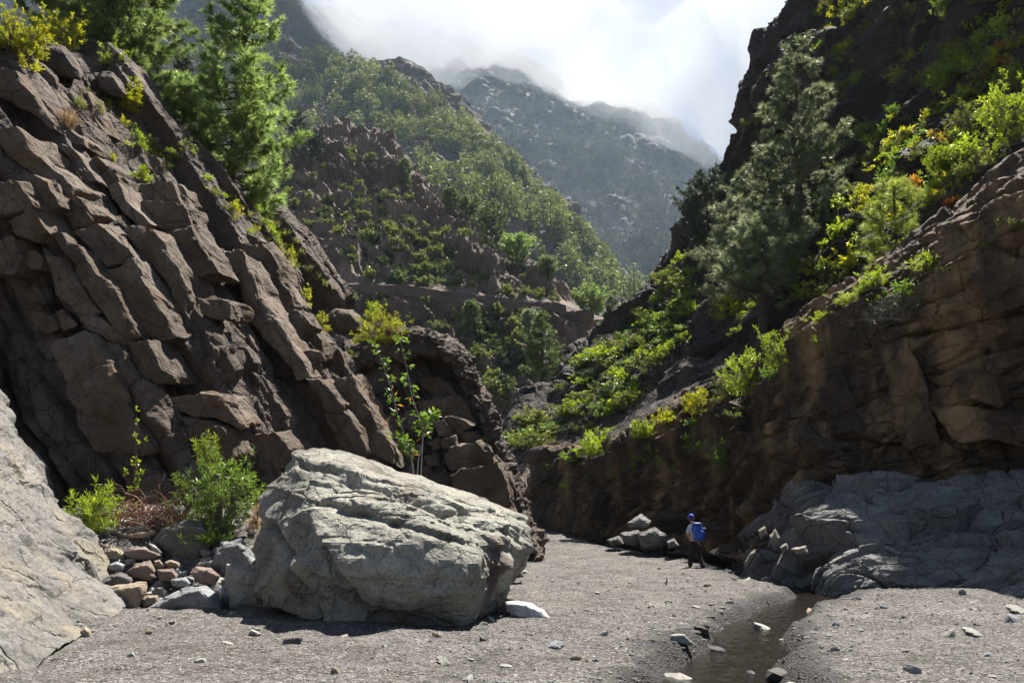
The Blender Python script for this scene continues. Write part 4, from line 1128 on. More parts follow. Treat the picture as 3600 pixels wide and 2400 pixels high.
# ================================================================== PLANTS
M['bark'] = plain_mat('pine_bark', (0.055, 0.036, 0.027), 0.9, 0.2, 0.4, 6.0, 0.6)
M['twig'] = plain_mat('grey_twig', (0.16, 0.125, 0.10), 0.85, 0.2, 0.35, 8.0, 0.3)
M['pale_stem'] = plain_mat('pale_stem', (0.26, 0.25, 0.21), 0.8, 0.3, 0.25, 8.0, 0.2)
M['dry'] = plain_mat('dry_twig', (0.17, 0.085, 0.055), 0.85, 0.2, 0.35, 5.0, 0.2)
M['needle'] = leaf_mat('pine_needle', (0.06, 0.115, 0.02), (0.33, 0.43, 0.12), 0.6, 0.4, 0.8)
M['needle_soft'] = leaf_mat('blue_green_pine_needle', (0.055, 0.08, 0.033), (0.31, 0.35, 0.18), 0.5, 0.4, 0.8)
M['needle_young'] = leaf_mat('young_pine_needle', (0.10, 0.15, 0.018), (0.38, 0.43, 0.07), 0.6, 0.4, 0.8)
M['needle_mid'] = leaf_mat('mid_green_pine_needle', (0.035, 0.065, 0.018), (0.19, 0.245, 0.08), 0.45, 0.4, 0.8)
M['needle_dark'] = leaf_mat('dark_needle', (0.018, 0.032, 0.014), (0.055, 0.075, 0.035), 0.25, 0.5, 0.8)
M['leaf_yellow'] = leaf_mat('yellow_green_leaf', (0.17, 0.21, 0.010), (0.52, 0.50, 0.02), 0.5, 0.4, 2.0, accent=(0.45, 0.33, 0.03), accent_pos=0.92)
M['leaf_green'] = leaf_mat('fresh_green_leaf', (0.06, 0.12, 0.012), (0.22, 0.33, 0.04), 0.45, 0.4, 2.0)
M['leaf_olive'] = leaf_mat('olive_scrub_leaf', (0.06, 0.08, 0.014), (0.23, 0.25, 0.045), 0.4, 0.5, 2.0)
M['leaf_dark'] = leaf_mat('dark_scrub_leaf', (0.02, 0.036, 0.012), (0.07, 0.095, 0.03), 0.3, 0.5, 2.0)
M['leaf_orange'] = leaf_mat('orange_leaf', (0.30, 0.10, 0.01), (0.50, 0.26, 0.03), 0.5, 0.45, 2.0)
M['leaf_lime'] = leaf_mat('lime_leaf', (0.12, 0.19, 0.010), (0.38, 0.46, 0.03), 0.5, 0.4, 2.0)
M['grass_dry'] = leaf_mat('dry_grass_blade', (0.20, 0.12, 0.05), (0.42, 0.30, 0.15), 0.45, 0.6, 2.0)
M['grass_green'] = leaf_mat('grass_blade', (0.12, 0.14, 0.03), (0.30, 0.28, 0.08), 0.45, 0.6, 2.0)
M['far_pine'] = leaf_mat('slope_pine_foliage', (0.040, 0.060, 0.012), (0.20, 0.23, 0.045), 0.35, 0.6, 0.15)
M['far_dark'] = leaf_mat('far_pine_foliage', (0.014, 0.022, 0.010), (0.055, 0.07, 0.028), 0.25, 0.6, 0.05)
M['far_scrub'] = leaf_mat('spur_scrub_foliage', (0.045, 0.065, 0.014), (0.19, 0.22, 0.05), 0.35, 0.6, 0.3)

def tube(path, rad, sides=5):
    """tapered tube along a polyline -> verts, quads"""
    path = np.asarray(path, float); n = len(path)
    rad = np.asarray(rad, float) * np.ones(n)
    t = np.gradient(path, axis=0); t /= np.linalg.norm(t, axis=1, keepdims=True) + 1e-9
    ref = np.where(np.abs(t[:, 2:3]) < 0.9, np.array([[0, 0, 1.0]]), np.array([[1.0, 0, 0]]))
    a = np.cross(t, ref); a /= np.linalg.norm(a, axis=1, keepdims=True) + 1e-9
    b = np.cross(t, a)
    ang = np.linspace(0, 2 * math.pi, sides, endpoint=False)
    V = path[:, None] + rad[:, None, None] * (np.cos(ang)[None, :, None] * a[:, None] + np.sin(ang)[None, :, None] * b[:, None])
    i = np.arange(n * sides).reshape(n, sides)
    Fq = np.stack((i[:-1], np.roll(i[:-1], -1, 1), np.roll(i[1:], -1, 1), i[1:]), -1).reshape(-1, 4)
    return V.reshape(-1, 3), Fq

class Buf:
    def __init__(self): self.V, self.F, self.T, self.n = [], [], [], 0
    def add(self, V, Fc, tone=None):
        V = np.asarray(V).reshape(-1, 3)
        self.V.append(V); self.F.append(np.asarray(Fc) + self.n)
        self.T.append(np.full(len(V), 0.5) if tone is None else np.broadcast_to(np.asarray(tone, float), (len(V),)))
        self.n += len(V)
    def build(self, name, mat, parent=None, sm=False):
        return mesh_np(name, np.concatenate(self.V), np.concatenate(self.F), mat, parent, sm, attr=np.concatenate(self.T))

def unit(v):
    return v / (np.linalg.norm(v, axis=-1, keepdims=True) + 1e-9)

def needles(pos, dirs, g, per=34, length=0.26, width=0.014, spread=0.8, droop=0.3):
    """tufts of long needles: one thin triangle each"""
    n = len(pos)
    d = np.repeat(dirs, per, 0) + spread * unit(g.normal(size=(n * per, 3)))
    d = unit(d)
    ln = length * g.uniform(0.7, 1.15, n * per)
    base = np.repeat(pos, per, 0) - np.repeat(dirs, per, 0) * (g.uniform(0, 0.55, (n * per, 1)) * length)
    tip = base + d * ln[:, None]
    tip[:, 2] -= droop * ln * g.uniform(0.4, 1.0, n * per)
    side = unit(np.cross(d, g.normal(size=(n * per, 3)))) * (width * 0.5)
    V = np.stack((base - side, base + side, tip), 1).reshape(-1, 3)
    Fc = np.arange(n * per * 3).reshape(-1, 3)
    tone = np.repeat(np.repeat(g.uniform(0, 1, n), per) * 0.75 + 0.25 * g.uniform(0, 1, n * per), 3)
    return V, Fc, tone

def pine(label, trunk_px, d, prof, needle='needle', n_br=46, seed=1, r0=0.14, per=34, nlen=0.26, nw=0.016, h0=0.1, twig=0.55, up=0.25, name='pine_tree', group=None, bare=()):
    """pine with trunk, whorled limbs and tufts; prof = [(height fraction, crown radius in m)]"""
    g = np.random.default_rng(seed)
    path = cr(np.array([P(u, v, d) for u, v in trunk_px]), 24)
    base = path[0].copy()
    path = path - base
    path[:, 1] += np.cumsum(g.normal(size=24)) * 0.02
    H = path[-1, 2]
    wood, crown = Buf(), Buf()
    tt = np.linspace(0, 1, 24)
    rr = r0 * (1 - tt) ** 0.8 + 0.012
    rr[0] *= 1.25
    wood.add(*tube(path, rr, 8))
    hs, rs = zip(*prof)
    tufts_p, tufts_d = [], []
    for k in range(n_br):
        f = h0 + (0.985 - h0) * (k + g.uniform(0, 0.9)) / n_br
        if any(a < f < b for a, b in bare) and g.uniform() < 0.8:
            continue
        R = float(np.interp(f, hs, rs)) * g.uniform(0.62, 1.12)
        if R < 0.08: continue
        az = k * 2.39996 + g.uniform(-0.5, 0.5)
        o = np.array([np.interp(f, tt, path[:, j]) for j in range(3)])
        hd = np.array((math.cos(az), math.sin(az), 0))
        rise = up * (0.2 + 1.2 * f) + g.uniform(-0.15, 0.15)
        s = np.linspace(0, 1, 8)
        bend = g.normal(size=3) * 0.12 * R
        br = o + hd * (R * s)[:, None] + np.array((0, 0, 1)) * (R * (rise * s + 0.28 * s ** 2.5 - 0.10 * np.sin(s * 3.14)))[:, None] + bend * (s * (1 - s))[:, None]
        rb = max(0.012, min(0.055, 0.022 * R + 0.006))
        wood.add(*tube(br, rb * (1 - 0.8 * s), 5))
        ntw = max(4, int(R * 5.5))
        for j in range(ntw):
            t = 0.38 + 0.62 * (j + g.uniform(0, 1)) / ntw
            q = np.array([np.interp(t, s, br[:, i]) for i in range(3)])
            sd_ = np.array((-hd[1], hd[0], 0)) * (1 if j % 2 else -1)
            dirv = unit(hd * g.uniform(0.3, 0.9) + sd_ * g.uniform(0.4, 1.0) + np.array((0, 0, g.uniform(-0.1, 0.55))))
            L_ = twig * g.uniform(0.35, 1.0) * (0.6 + 0.4 * R / max(rs))
            e = q + dirv * L_ + np.array((0, 0, 0.12 * L_))
            mid = (q + e) / 2 - np.array((0, 0, 0.05 * L_))
            wood.add(*tube([q, mid, e], [0.010, 0.008, 0.006], 3))
            ud = unit(dirv + np.array((0, 0, 0.35)))
            tufts_p.append(e); tufts_d.append(ud)
            if g.uniform() < 0.75: tufts_p.append(mid + g.normal(size=3) * 0.05); tufts_d.append(unit(ud + g.normal(size=3) * 0.3))
        tufts_p.append(br[-1]); tufts_d.append(unit(br[-1] - br[-2] + np.array((0, 0, 0.2))))
    tufts_p.append(path[-1]); tufts_d.append(np.array((0, 0, 1.0)))
    crown.add(*needles(np.array(tufts_p), np.array(tufts_d), g, per, nlen, nw))
    t = empty(name, base)
    tag(t, label, 'tree', group)
    wood.build('trunk', M['bark'], t)
    crown.build('crown', M[needle], t)
    return t

def leaf_shape(pos, dirs, ln, wd, g, fold=0.25):
    """diamond leaf, two triangles folded along the midrib"""
    n = len(pos)
    side = unit(np.cross(dirs, g.normal(size=(n, 3)) * 0.6 + np.array((0, 0, 1.0))))
    nrm = np.cross(side, dirs)
    ln = np.asarray(ln)[:, None]; wd = np.asarray(wd)[:, None]
    a = pos; b = pos + dirs * ln * 0.5 + side * wd * 0.5 + nrm * wd * fold; c = pos + dirs * ln; d = pos + dirs * ln * 0.5 - side * wd * 0.5 + nrm * wd * fold
    V = np.stack((a, b, c, d), 1).reshape(-1, 3)
    i = np.arange(n * 4).reshape(n, 4)
    return V, np.concatenate((i[:, [0, 1, 2]], i[:, [0, 2, 3]]))

def bush_parts(seed, R, H, n_tips, per, ln, wd, stem_r=0.008, open_=0.0, flat=1.0):
    """stems that fork from the base to tips, a whorl of leaves around every tip"""
    g = np.random.default_rng(seed)
    st, lf = Buf(), Buf()
    nc = max(3, n_tips // 10)
    cl = unit(g.normal(size=(nc, 3)) * np.array((1, 1, 0.8)) + np.array((0, 0, 0.45)))
    cl *= g.uniform(0.45, 1.0, (nc, 1))
    tips, dirs = [], []
    for k in range(n_tips):
        c = cl[k % nc]
        q = c + g.normal(size=3) * (0.24 + open_)
        q = q * np.array((R, R * flat, H)) * np.array((1, 1, 0.78)) + np.array((0, 0, 0.16 * H))
        q[2] = max(q[2], 0.03 * H)
        tips.append(q); dirs.append(unit(q * np.array((1, 1, 0.7)) / R + np.array((0, 0, 0.5)) + g.normal(size=3) * 0.35))
    tips = np.array(tips); dirs = np.array(dirs)
    for k in range(n_tips):
        c = cl[k % nc] * np.array((R, R * flat, H)) * 0.45 + np.array((0, 0, 0.1 * H))
        root = g.normal(size=3) * np.array((0.06, 0.06, 0)) * R
        root[2] = -0.05 * H
        st.add(*tube([root, c + g.normal(size=3) * 0.04 * R, tips[k]], [stem_r * 1.6, stem_r, stem_r * 0.5], 3))
    n = n_tips * per
    tt = np.repeat(tips, per, 0); dd = np.repeat(dirs, per, 0)
    back = g.uniform(0, 1, (n, 1))
    pos = tt - dd * back * ln * 1.3
    dv = unit(dd * g.uniform(0.25, 0.9, (n, 1)) + unit(g.normal(size=(n, 3))) * 0.85)
    V, Fc = leaf_shape(pos, dv, ln * g.uniform(0.6, 1.15, n), wd * g.uniform(0.7, 1.1, n), g)
    lf.add(V, Fc, np.repeat(np.clip(np.repeat(g.uniform(0, 0.7, n_tips), per) + 0.35 * g.uniform(0, 1, n) - 0.1 * back[:, 0], 0, 1), 4))
    return st, lf

def bush(label, u, v, key, Rpx, Hpx, leaf, seed, n_tips=70, per=12, ln=0.11, wd=0.022, stem='twig', cat='bush', name='bush', group=None, loc=None, open_=0.0, flat=0.9, lift=0.0):
    if loc is None:
        loc, n = hit(key, u, v)
    d = loc[1]
    k = d / F
    st, lf = bush_parts(seed, Rpx * k, Hpx * k, n_tips, per, ln, wd, 0.004 + 0.006 * Rpx * k, open_, flat)
    t = empty(name, tuple(loc - np.array((0, 0, 0.03 - lift))))
    tag(t, label, cat, group)
    st.build('stem', M[stem], t)
    lf.build('leaves', M[leaf], t)
    return t

def grass(label, u, v, key, Rpx, Hpx, mat, seed, n=120, group=None, name='grass_tuft'):
    g = np.random.default_rng(seed)
    loc, _ = hit(key, u, v)
    k = loc[1] / F
    R, H = Rpx * k, Hpx * k
    b = g.normal(size=(n, 3)) * np.array((0.25, 0.25, 0)) * R
    dv = unit(np.stack((g.normal(size=n) * 0.45 * R / H * 1.6, g.normal(size=n) * 0.45 * R / H * 1.6, np.ones(n)), -1))
    ln = H * g.uniform(0.5, 1.1, n)
    mid = b + dv * ln[:, None] * 0.6
    tip = b + dv * ln[:, None] + np.array((1, 1, 0)) * (dv * ln[:, None]) * 0.5 - np.array((0, 0, 0.08)) * ln[:, None]
    s = unit(np.cross(dv, g.normal(size=(n, 3)))) * (0.008 * max(1, loc[1] / 20))
    V = np.stack((b - s, b + s, mid + s * 0.8, tip, mid - s * 0.8), 1).reshape(-1, 3)
    i = np.arange(n * 5).reshape(n, 5)
    bf = Buf(); bf.add(V, np.concatenate((i[:, [0, 1, 2]], i[:, [0, 2, 4]], i[:, [4, 2, 3]])), np.repeat(g.uniform(0, 1, n), 5))
    o = bf.build(name, M[mat])
    o.location = tuple(loc)
    tag(o, label, 'grass', group)
    return o

# ------------------------------------------------------------------ hero pines
pine('young green pine with a bare upper trunk on the left cliff top', [(800, 780), (815, 600), (828, 430), (838, 270), (862, 90), (880, -90)], 31.5,
     [(0.02, 1.8), (0.15, 2.5), (0.35, 2.6), (0.5, 2.3), (0.62, 1.8), (0.75, 1.55), (0.9, 1.0), (1, 0.3)], 'needle', 112, 21, 0.17, 44, 0.38, 0.030, 0.02, 0.6, 0.18, bare=((0.60, 0.68),))
pine('dense green pine spreading over the cliff edge beside the yellow shrubs', [(345, 460), (355, 280), (370, 100), (395, -80), (415, -260)], 30.5,
     [(0.0, 2.2), (0.2, 3.0), (0.45, 3.2), (0.7, 2.8), (1, 0.6)], 'needle', 140, 22, 0.19, 44, 0.38, 0.030, 0.03, 0.6, 0.1)
pine('small pine low between the two cliff top pines', [(605, 660), (610, 530), (616, 400), (620, 280)], 32.0,
     [(0.0, 1.4), (0.4, 1.7), (0.8, 1.0), (1, 0.2)], 'needle', 60, 23, 0.08, 40, 0.38, 0.028, 0.05, 0.55, 0.2)
pine('tall pale green pine on the dark right slope', [(2840, 1170), (2832, 1000), (2815, 800), (2806, 600), (2800, 400), (2806, 150)], 43.0,
     [(0.1, 0.8), (0.22, 2.2), (0.36, 3.2), (0.5, 3.1), (0.62, 2.8), (0.75, 2.1), (0.88, 1.4), (0.97, 0.7), (1, 0.2)], 'needle_soft', 74, 24, 0.40, 40, 0.42, 0.036, 0.20, 0.75, 0.12)
pine('broad pine with a dark bare trunk in front of the tall pine', [(2675, 1262), (2682, 1120), (2690, 980), (2696, 870), (2690, 760)], 38.5,
     [(0.3, 1.2), (0.45, 2.3), (0.6, 2.4), (0.75, 2.0), (0.9, 1.2), (1, 0.3)], 'needle_soft', 46, 25, 0.30, 36, 0.42, 0.034, 0.36, 0.75, 0.1)
pine('pale pine filling the slope left of the tall pine', [(2590, 1130), (2592, 1000), (2600, 880), (2610, 740), (2625, 600)], 50.0,
     [(0.05, 1.6), (0.3, 2.6), (0.6, 2.2), (0.85, 1.2), (1, 0.3)], 'needle_soft', 56, 26, 0.2, 34, 0.42, 0.036, 0.08, 0.75, 0.1)
pine('round-topped dark pine at the left end of the right slope', [(2492, 960), (2492, 840), (2485, 730), (2478, 625)], 62.0,
     [(0.1, 0.8), (0.3, 1.9), (0.55, 2.6), (0.8, 2.2), (1, 0.8)], 'needle_dark', 70, 27, 0.2, 34, 0.36, 0.035, 0.2, 0.6, 0.25)
pine('slender yellow-green pine sapling above the brown wall', [(3158, 1075), (3154, 930), (3148, 790), (3140, 640)], 26.6,
     [(0.05, 0.5), (0.35, 0.85), (0.6, 0.95), (0.8, 0.75), (1, 0.2)], 'needle_young', 46, 28, 0.07, 38, 0.30, 0.014, 0.05, 0.5, 0.35)
pine('solitary pine standing on the valley slope', [(1904, 1432), (1904, 1320), (1906, 1210), (1898, 1092)], 76.0,
     [(0.25, 1.4), (0.36, 2.2), (0.5, 1.9), (0.65, 1.6), (0.8, 1.1), (0.93, 0.6), (1, 0.2)], 'needle_mid', 54, 29, 0.24, 30, 0.42, 0.040, 0.28, 0.7, 0.12)
pine('small blue-green pine on the far end of the valley slope', [(2160, 1205), (2158, 1150), (2156, 1100), (2155, 1035)], 96.0,
     [(0.05, 1.5), (0.3, 1.7), (0.6, 1.2), (1, 0.2)], 'needle_soft', 44, 30, 0.15, 26, 0.42, 0.05, 0.08, 0.7, 0.15)
pine('dark slim pine behind the cliff top pines', [(655, 560), (650, 420), (645, 300), (640, 190)], 60.0,
     [(0.1, 1.2), (0.5, 1.1), (0.8, 0.7), (1, 0.2)], 'needle_dark', 60, 31, 0.15, 26, 0.42, 0.035, 0.1, 0.6, 0.1)
bpy.context.view_layer.update()

# ------------------------------------------------------------------ pines on the spur
def spur_pine(label, u0, v0, v1, rpx, kind, seed, key='rocky_spur_hill', fat=1.0):
    p, n = hit(key, u0, v0, 20)
    d = p[1] + 0.3
    r = rpx * d / F
    pine(label, [(u0, v0 + 6), (u0, v0 + (v1 - v0) * 0.35), (u0 - 2, v0 + (v1 - v0) * 0.7), (u0 - 1, v1)], d,
         [(0.05, 0.5 * r), (0.3, 1.0 * r), (0.6, 0.9 * r * fat), (0.85, 0.6 * r * fat), (1, 0.2 * r)], kind, 46, seed, 0.18, 24, 0.5, 0.085, 0.12, 0.9, 0.2, group=None)
spur_pine('rounded dark pine on the edge of the red cliff of the spur', 1728, 895, 712, 52, 'needle_mid', 41, fat=1.3)
spur_pine('bushy yellowish pine on the shoulder of the spur', 1815, 925, 838, 52, 'needle', 42, fat=1.4)
spur_pine('single small round pine at the end of the spur shoulder', 1922, 988, 908, 30, 'needle_mid', 43, fat=1.3)
spur_pine('narrow bright pine just below the contour path', 1658, 1165, 1058, 26, 'needle_mid', 44)
spur_pine('pale slim pine in the gully below the path', 1862, 1195, 1092, 24, 'needle_soft', 45)
spur_pine('round yellowish pine at the far end of the path', 2078, 1108, 1030, 58, 'needle', 46, fat=1.4)
spur_pine('dark pine at the left foot of the spur crest', 1045, 585, 385, 40, 'needle_dark', 47)
spur_pine('dark pine beside the notch of the spur crest', 1100, 560, 470, 42, 'needle_dark', 48, fat=1.4)
spur_pine('slim green pine on the crest of the spur', 1425, 650, 562, 26, 'needle_mid', 49)
spur_pine('short green pine above the red cliff', 1585, 742, 668, 30, 'needle_mid', 50, fat=1.2)
spur_pine('bright green pine clump on the spur ridge', 1650, 770, 700, 44, 'needle_mid', 51, fat=1.4)
# ------------------------------------------------------------------ shrubs seen one by one
B = bush
LC, RC, RS, SPN = 'left_cliff', 'right_cliff', 'right_slope', 'rocky_spur_hill'
B('big yellow-green shrub at the very top left of the cliff', 60, 160, LC, 120, 190, 'leaf_yellow', 1, 300, 15, 0.15, 0.042)
B('second yellow-green shrub between the top left shrub and the pine', 220, 150, LC, 100, 170, 'leaf_yellow', 2, 260, 15, 0.15, 0.042)
B('lime shrub against the dense cliff top pine', 385, 215, LC, 55, 150, 'leaf_lime', 3, 60, 12, 0.12, 0.028)
B('golden green shrub at the edge of the dark rounded rock', 455, 385, LC, 66, 130, 'leaf_yellow', 4, 130, 13, 0.14, 0.036)
B('small yellow shrub under the top left shrub', 105, 225, LC, 40, 70, 'leaf_yellow', 5, 45, 12, 0.11, 0.024)
B('light green shrub on the upper rock face above the long shrub', 490, 500, LC, 55, 85, 'leaf_lime', 6, 70, 12, 0.12, 0.024)
B('leafy green shrub rooted just above the big square slab', 505, 632, LC, 55, 90, 'leaf_lime', 7, 75, 12, 0.13, 0.026)
B('small rosette shrub on the brown rock left of the square slab', 425, 560, LC, 22, 40, 'leaf_yellow', 8, 22, 10, 0.10, 0.022)
B('sparse rosette shrub right of the square slab', 708, 700, LC, 40, 90, 'leaf_lime', 9, 34, 12, 0.12, 0.022)
B('yellow-green shrub at the foot of the young pine', 640, 545, LC, 55, 80, 'leaf_lime', 10, 70, 10, 0.11, 0.022)
B('bright shrub on the orange soil under the young pine', 835, 735, LC, 42, 60, 'leaf_yellow', 11, 50, 10, 0.11, 0.022)
B('large yellow shrub on the grassy slope', 1015, 915, LC, 48, 75, 'leaf_yellow', 12, 80, 12, 0.12, 0.026)
B('smaller yellow shrub higher on the grassy slope', 960, 820, LC, 34, 50, 'leaf_lime', 13, 50, 10, 0.11, 0.024)
B('narrow yellow-leaved shrub beside the smooth brown rock', 1100, 1070, LC, 34, 85, 'leaf_yellow', 14, 60, 12, 0.11, 0.026)
B('yellow-leaved shrub at the lower end of the slab crest', 1140, 1140, LC, 36, 60, 'leaf_yellow', 15, 50, 12, 0.11, 0.026)
B('bright yellow-green shrub crowning the fold', 1325, 1182, 'folded_rock_beds', 100, 115, 'leaf_yellow', 16, 240, 14, 0.15, 0.028, stem='twig')
B('small dark green bush behind the yellow shrub', 1238, 1072, LC, 30, 40, 'leaf_green', 17, 60, 10, 0.12, 0.03)
B('pale-stemmed plant with leaf rosettes above the yellow shrub', 1300, 1120, 'folded_rock_beds', 60, 130, 'leaf_lime', 18, 14, 34, 0.26, 0.04, stem='pale_stem', open_=0.12)
B('yellow shrub on the ledge left of the fold', 1225, 1290, LC, 46, 70, 'leaf_lime', 19, 60, 12, 0.12, 0.026)
B('little green shrub on the flank of the fold', 1698, 1562, 'fold_rock_face', 18, 50, 'leaf_lime', 20, 20, 12, 0.14, 0.03)
B('willow-leaved bush at the left of the rubble', 310, 1850, 'ground', 95, 170, 'leaf_lime', 21, 110, 16, 0.17, 0.022, loc=P(312, 1838, 17.6))
B('tall dense willow-leaved bush behind the olive rock', 780, 1880, 'ground', 125, 300, 'leaf_green', 22, 240, 16, 0.16, 0.024, loc=P(775, 1890, 17.6), flat=0.8)
B('thin willow-leaved bush behind the brushwood', 640, 1850, 'ground', 75, 260, 'leaf_green', 23, 70, 14, 0.16, 0.022, loc=P(640, 1840, 18.2))
B('pale green tuft of leaves topping the tall bush', 735, 1640, 'ground', 50, 130, 'leaf_lime', 24, 40, 16, 0.16, 0.02, loc=P(735, 1640, 18.2))
B('bright round shrub on the near end of the far wall', 2085, 1590, RC, 75, 85, 'leaf_lime', 31, 140, 14, 0.22, 0.05)
B('small green shrub under the bright round shrub', 1975, 1625, RC, 42, 50, 'leaf_green', 32, 50, 12, 0.2, 0.05)
B('yellowish shrub on the wall crest beyond the round shrub', 2245, 1530, RC, 70, 60, 'leaf_lime', 33, 110, 12, 0.2, 0.05)
B('flat yellow shrub on the wall crest', 2340, 1480, RC, 60, 50, 'leaf_yellow', 34, 80, 12, 0.18, 0.045)
B('golden shrub on the wall crest below the pines', 2440, 1440, RC, 80, 85, 'leaf_yellow', 35, 130, 12, 0.18, 0.045)
B('green shrub hanging on the shaded wall', 2540, 1640, RC, 60, 100, 'leaf_green', 36, 80, 12, 0.17, 0.035)
B('small shrub growing from a joint of the shaded wall', 2355, 1640, RC, 50, 70, 'leaf_green', 37, 60, 12, 0.17, 0.035)
B('large light green shrub beneath the broad pine', 2640, 1370, RC, 110, 170, 'leaf_lime', 38, 220, 14, 0.17, 0.04)
B('silvery shrub left of the large light green shrub', 2560, 1400, RC, 65, 110, 'leaf_olive', 39, 110, 12, 0.15, 0.035)
B('bright shrub at the corner of the wall lip', 2735, 1260, RC, 75, 140, 'leaf_lime', 40, 140, 14, 0.15, 0.035)
B('low green shrub along the sunlit lip', 2900, 1125, RC, 60, 40, 'leaf_lime', 41, 60, 12, 0.12, 0.03)
B('sunlit shrub left of the sapling', 3070, 1010, RC, 70, 75, 'leaf_lime', 42, 100, 14, 0.12, 0.03)
B('spreading green shrub at the foot of the sapling', 2990, 1060, RC, 75, 50, 'needle_young', 43, 100, 12, 0.14, 0.016)
B('dark needled shrub hanging below the sapling', 3180, 1120, RC, 120, 110, 'needle_dark', 44, 190, 16, 0.16, 0.014)
B('yellow-green shrub on the upper right slope', 3330, 570, RS, 85, 140, 'leaf_lime', 45, 160, 14, 0.16, 0.045)
B('pale green shrub next to the yellow-green one on the upper slope', 3410, 470, RS, 90, 130, 'leaf_olive', 46, 150, 14, 0.15, 0.04)
B('tall bright shrub at the right edge of the picture', 3560, 480, RS, 120, 270, 'leaf_lime', 47, 280, 14, 0.15, 0.04)
B('low sunlit shrub over the right wall lip', 3330, 690, RS, 100, 90, 'leaf_yellow', 48, 150, 14, 0.14, 0.035)
B('second low shrub along the right wall lip', 3450, 600, RS, 95, 90, 'leaf_olive', 49, 140, 14, 0.14, 0.035)
B('narrow bright shrub on the dark rock rib', 3305, 310, RS, 45, 110, 'leaf_lime', 50, 80, 12, 0.16, 0.045)
for k, (u, v, r_) in enumerate([(3518, 170, 32), (3500, 235, 38), (3545, 225, 34), (3288, 478, 28), (3326, 490, 32), (3226, 655, 36), (3345, 712, 30), (3540, 410, 40), (3470, 265, 26)]):
    lab = ['orange-leaved plant topmost on the dark slope', 'orange-leaved plant below the topmost orange one', 'orange plant beside the picture edge', 'small orange plant among pale shrubs',
           'orange plant touching the pale green shrub', 'orange plant above the sapling', 'reddish plant low on the sunlit lip', 'orange plant within the tall bright shrub', 'small orange-yellow plant below two orange ones'][k]
    B(lab, u, v, RS, r_, r_ * 1.1, 'leaf_orange', 60 + k, 22, 12, 0.17, 0.05, name='orange_plant', cat='plant')
grass('dry orange grass tuft on the upper left slab', 235, 450, LC, 45, 90, 'grass_dry', 3, 200)
grass('dry grass blades on the ledge beside the fold', 1262, 1420, LC, 20, 90, 'grass_dry', 4, 50)
grass('dry grass blades lower down beside the fold', 1350, 1545, LC, 25, 120, 'grass_dry', 5, 60)
grass('pale yellow grass tuft beside the yellow shrub', 1375, 1190, 'folded_rock_beds', 20, 60, 'grass_dry', 6, 60)
gl = [(900, 760), (930, 790), (985, 800), (1010, 830), (1045, 860), (1060, 905), (1085, 960), (1120, 985), (1140, 1010), (1175, 1030), (995, 870), (960, 900), (1040, 960)]
for k, (u, v) in enumerate(gl):
    grass('yellowish grass tuft on the sunny slope right of the young pine', u, v, LC, 22, 34, 'grass_green', 20 + k, 60, 'grass tufts on the sunny slope')

# ------------------------------------------------------------------ visibility test used to leave out what the photo cannot show
bpy.context.view_layer.update()
dg = bpy.context.evaluated_depsgraph_get()
CAMV = Vector((0, 0, CAMH))
def seen(p, lift=0.0):
    q = Vector((p[0], p[1], p[2] + lift))
    v = q - CAMV
    L_ = v.length
    ok, loc, *_ = scene.ray_cast(dg, CAMV, v / L_, distance=L_ * 0.985)
    return not ok

def in_poly(uv, poly):
    x, y = uv[:, 0], uv[:, 1]
    r = np.zeros(len(uv), bool)
    j = len(poly) - 1
    for i in range(len(poly)):
        xi, yi = poly[i]; xj, yj = poly[j]
        c = ((yi > y) != (yj > y)) & (x < (xj - xi) * (y - yi) / (yj - yi + 1e-9) + xi)
        r ^= c
        j = i
    return r

def pick(key, poly, n, seed, lift=0.5, dens=None, tries=6):
    """n visible random points of a surface inside a picture polygon, even over the picture"""
    g = np.random.default_rng(seed)
    G_, uv, nn = SURF[key]
    idx = np.where(in_poly(uv, poly))[0]
    if dens is not None:
        idx = idx[dens(G_[idx]) > g.uniform(0, 1, len(idx))]
    g.shuffle(idx)
    out = []
    occ = set()
    for i in idx:
        if len(out) >= n: break
        cell = (int(uv[i, 0] // 14), int(uv[i, 1] // 14))
        if cell in occ: continue
        if seen(G_[i], lift):
            out.append(G_[i]); occ.add(cell)
    return out

def variants(names, mats, seeds, R=1.0, H=1.0, tips=40, per=8, ln=0.3, wd=0.16):
    vs = []
    for s, m_ in zip(seeds, mats):
        st, lf = bush_parts(s, R, H, tips, per, ln, wd, 0.012, 0.06)
        b = Buf(); b.add(np.concatenate(lf.V), np.concatenate(lf.F), np.concatenate(lf.T))
        o = b.build(names, M[m_])
        vs.append(o)
    return vs

def scatter(vs, pts, size, seed, label, cat, group, tall=(0.7, 1.1)):
    g = np.random.default_rng(seed)
    used = set()
    for k, p in enumerate(pts):
        i = int(g.integers(len(vs)))
        if i in used:
            o = vs[i].copy(); COL.objects.link(o)
        else:
            o = vs[i]; used.add(i)
        s = g.uniform(*size)
        o.location = tuple(p)
        o.rotation_euler = (0, 0, g.uniform(0, 6.28))
        o.scale = (s, s, s * g.uniform(*tall))
        tag(o, label, cat, group)
    for i, o in enumerate(vs):
        if i not in used:
            bpy.data.objects.remove(o)

def zones(vs, pts, size, seed, cat, group, tall, table):
    left = list(pts)
    base = list(vs)
    for k, (test, lab) in enumerate(table):
        mine = [q for q in left if test(*proj(q))]
        left = [q for q in left if not test(*proj(q))]
        vv = [o.copy() for o in base]
        for o in vv: COL.objects.link(o)
        scatter(vv, mine, size, seed + 31 * k, lab, cat, group, tall)
    for o in base: bpy.data.objects.remove(o)

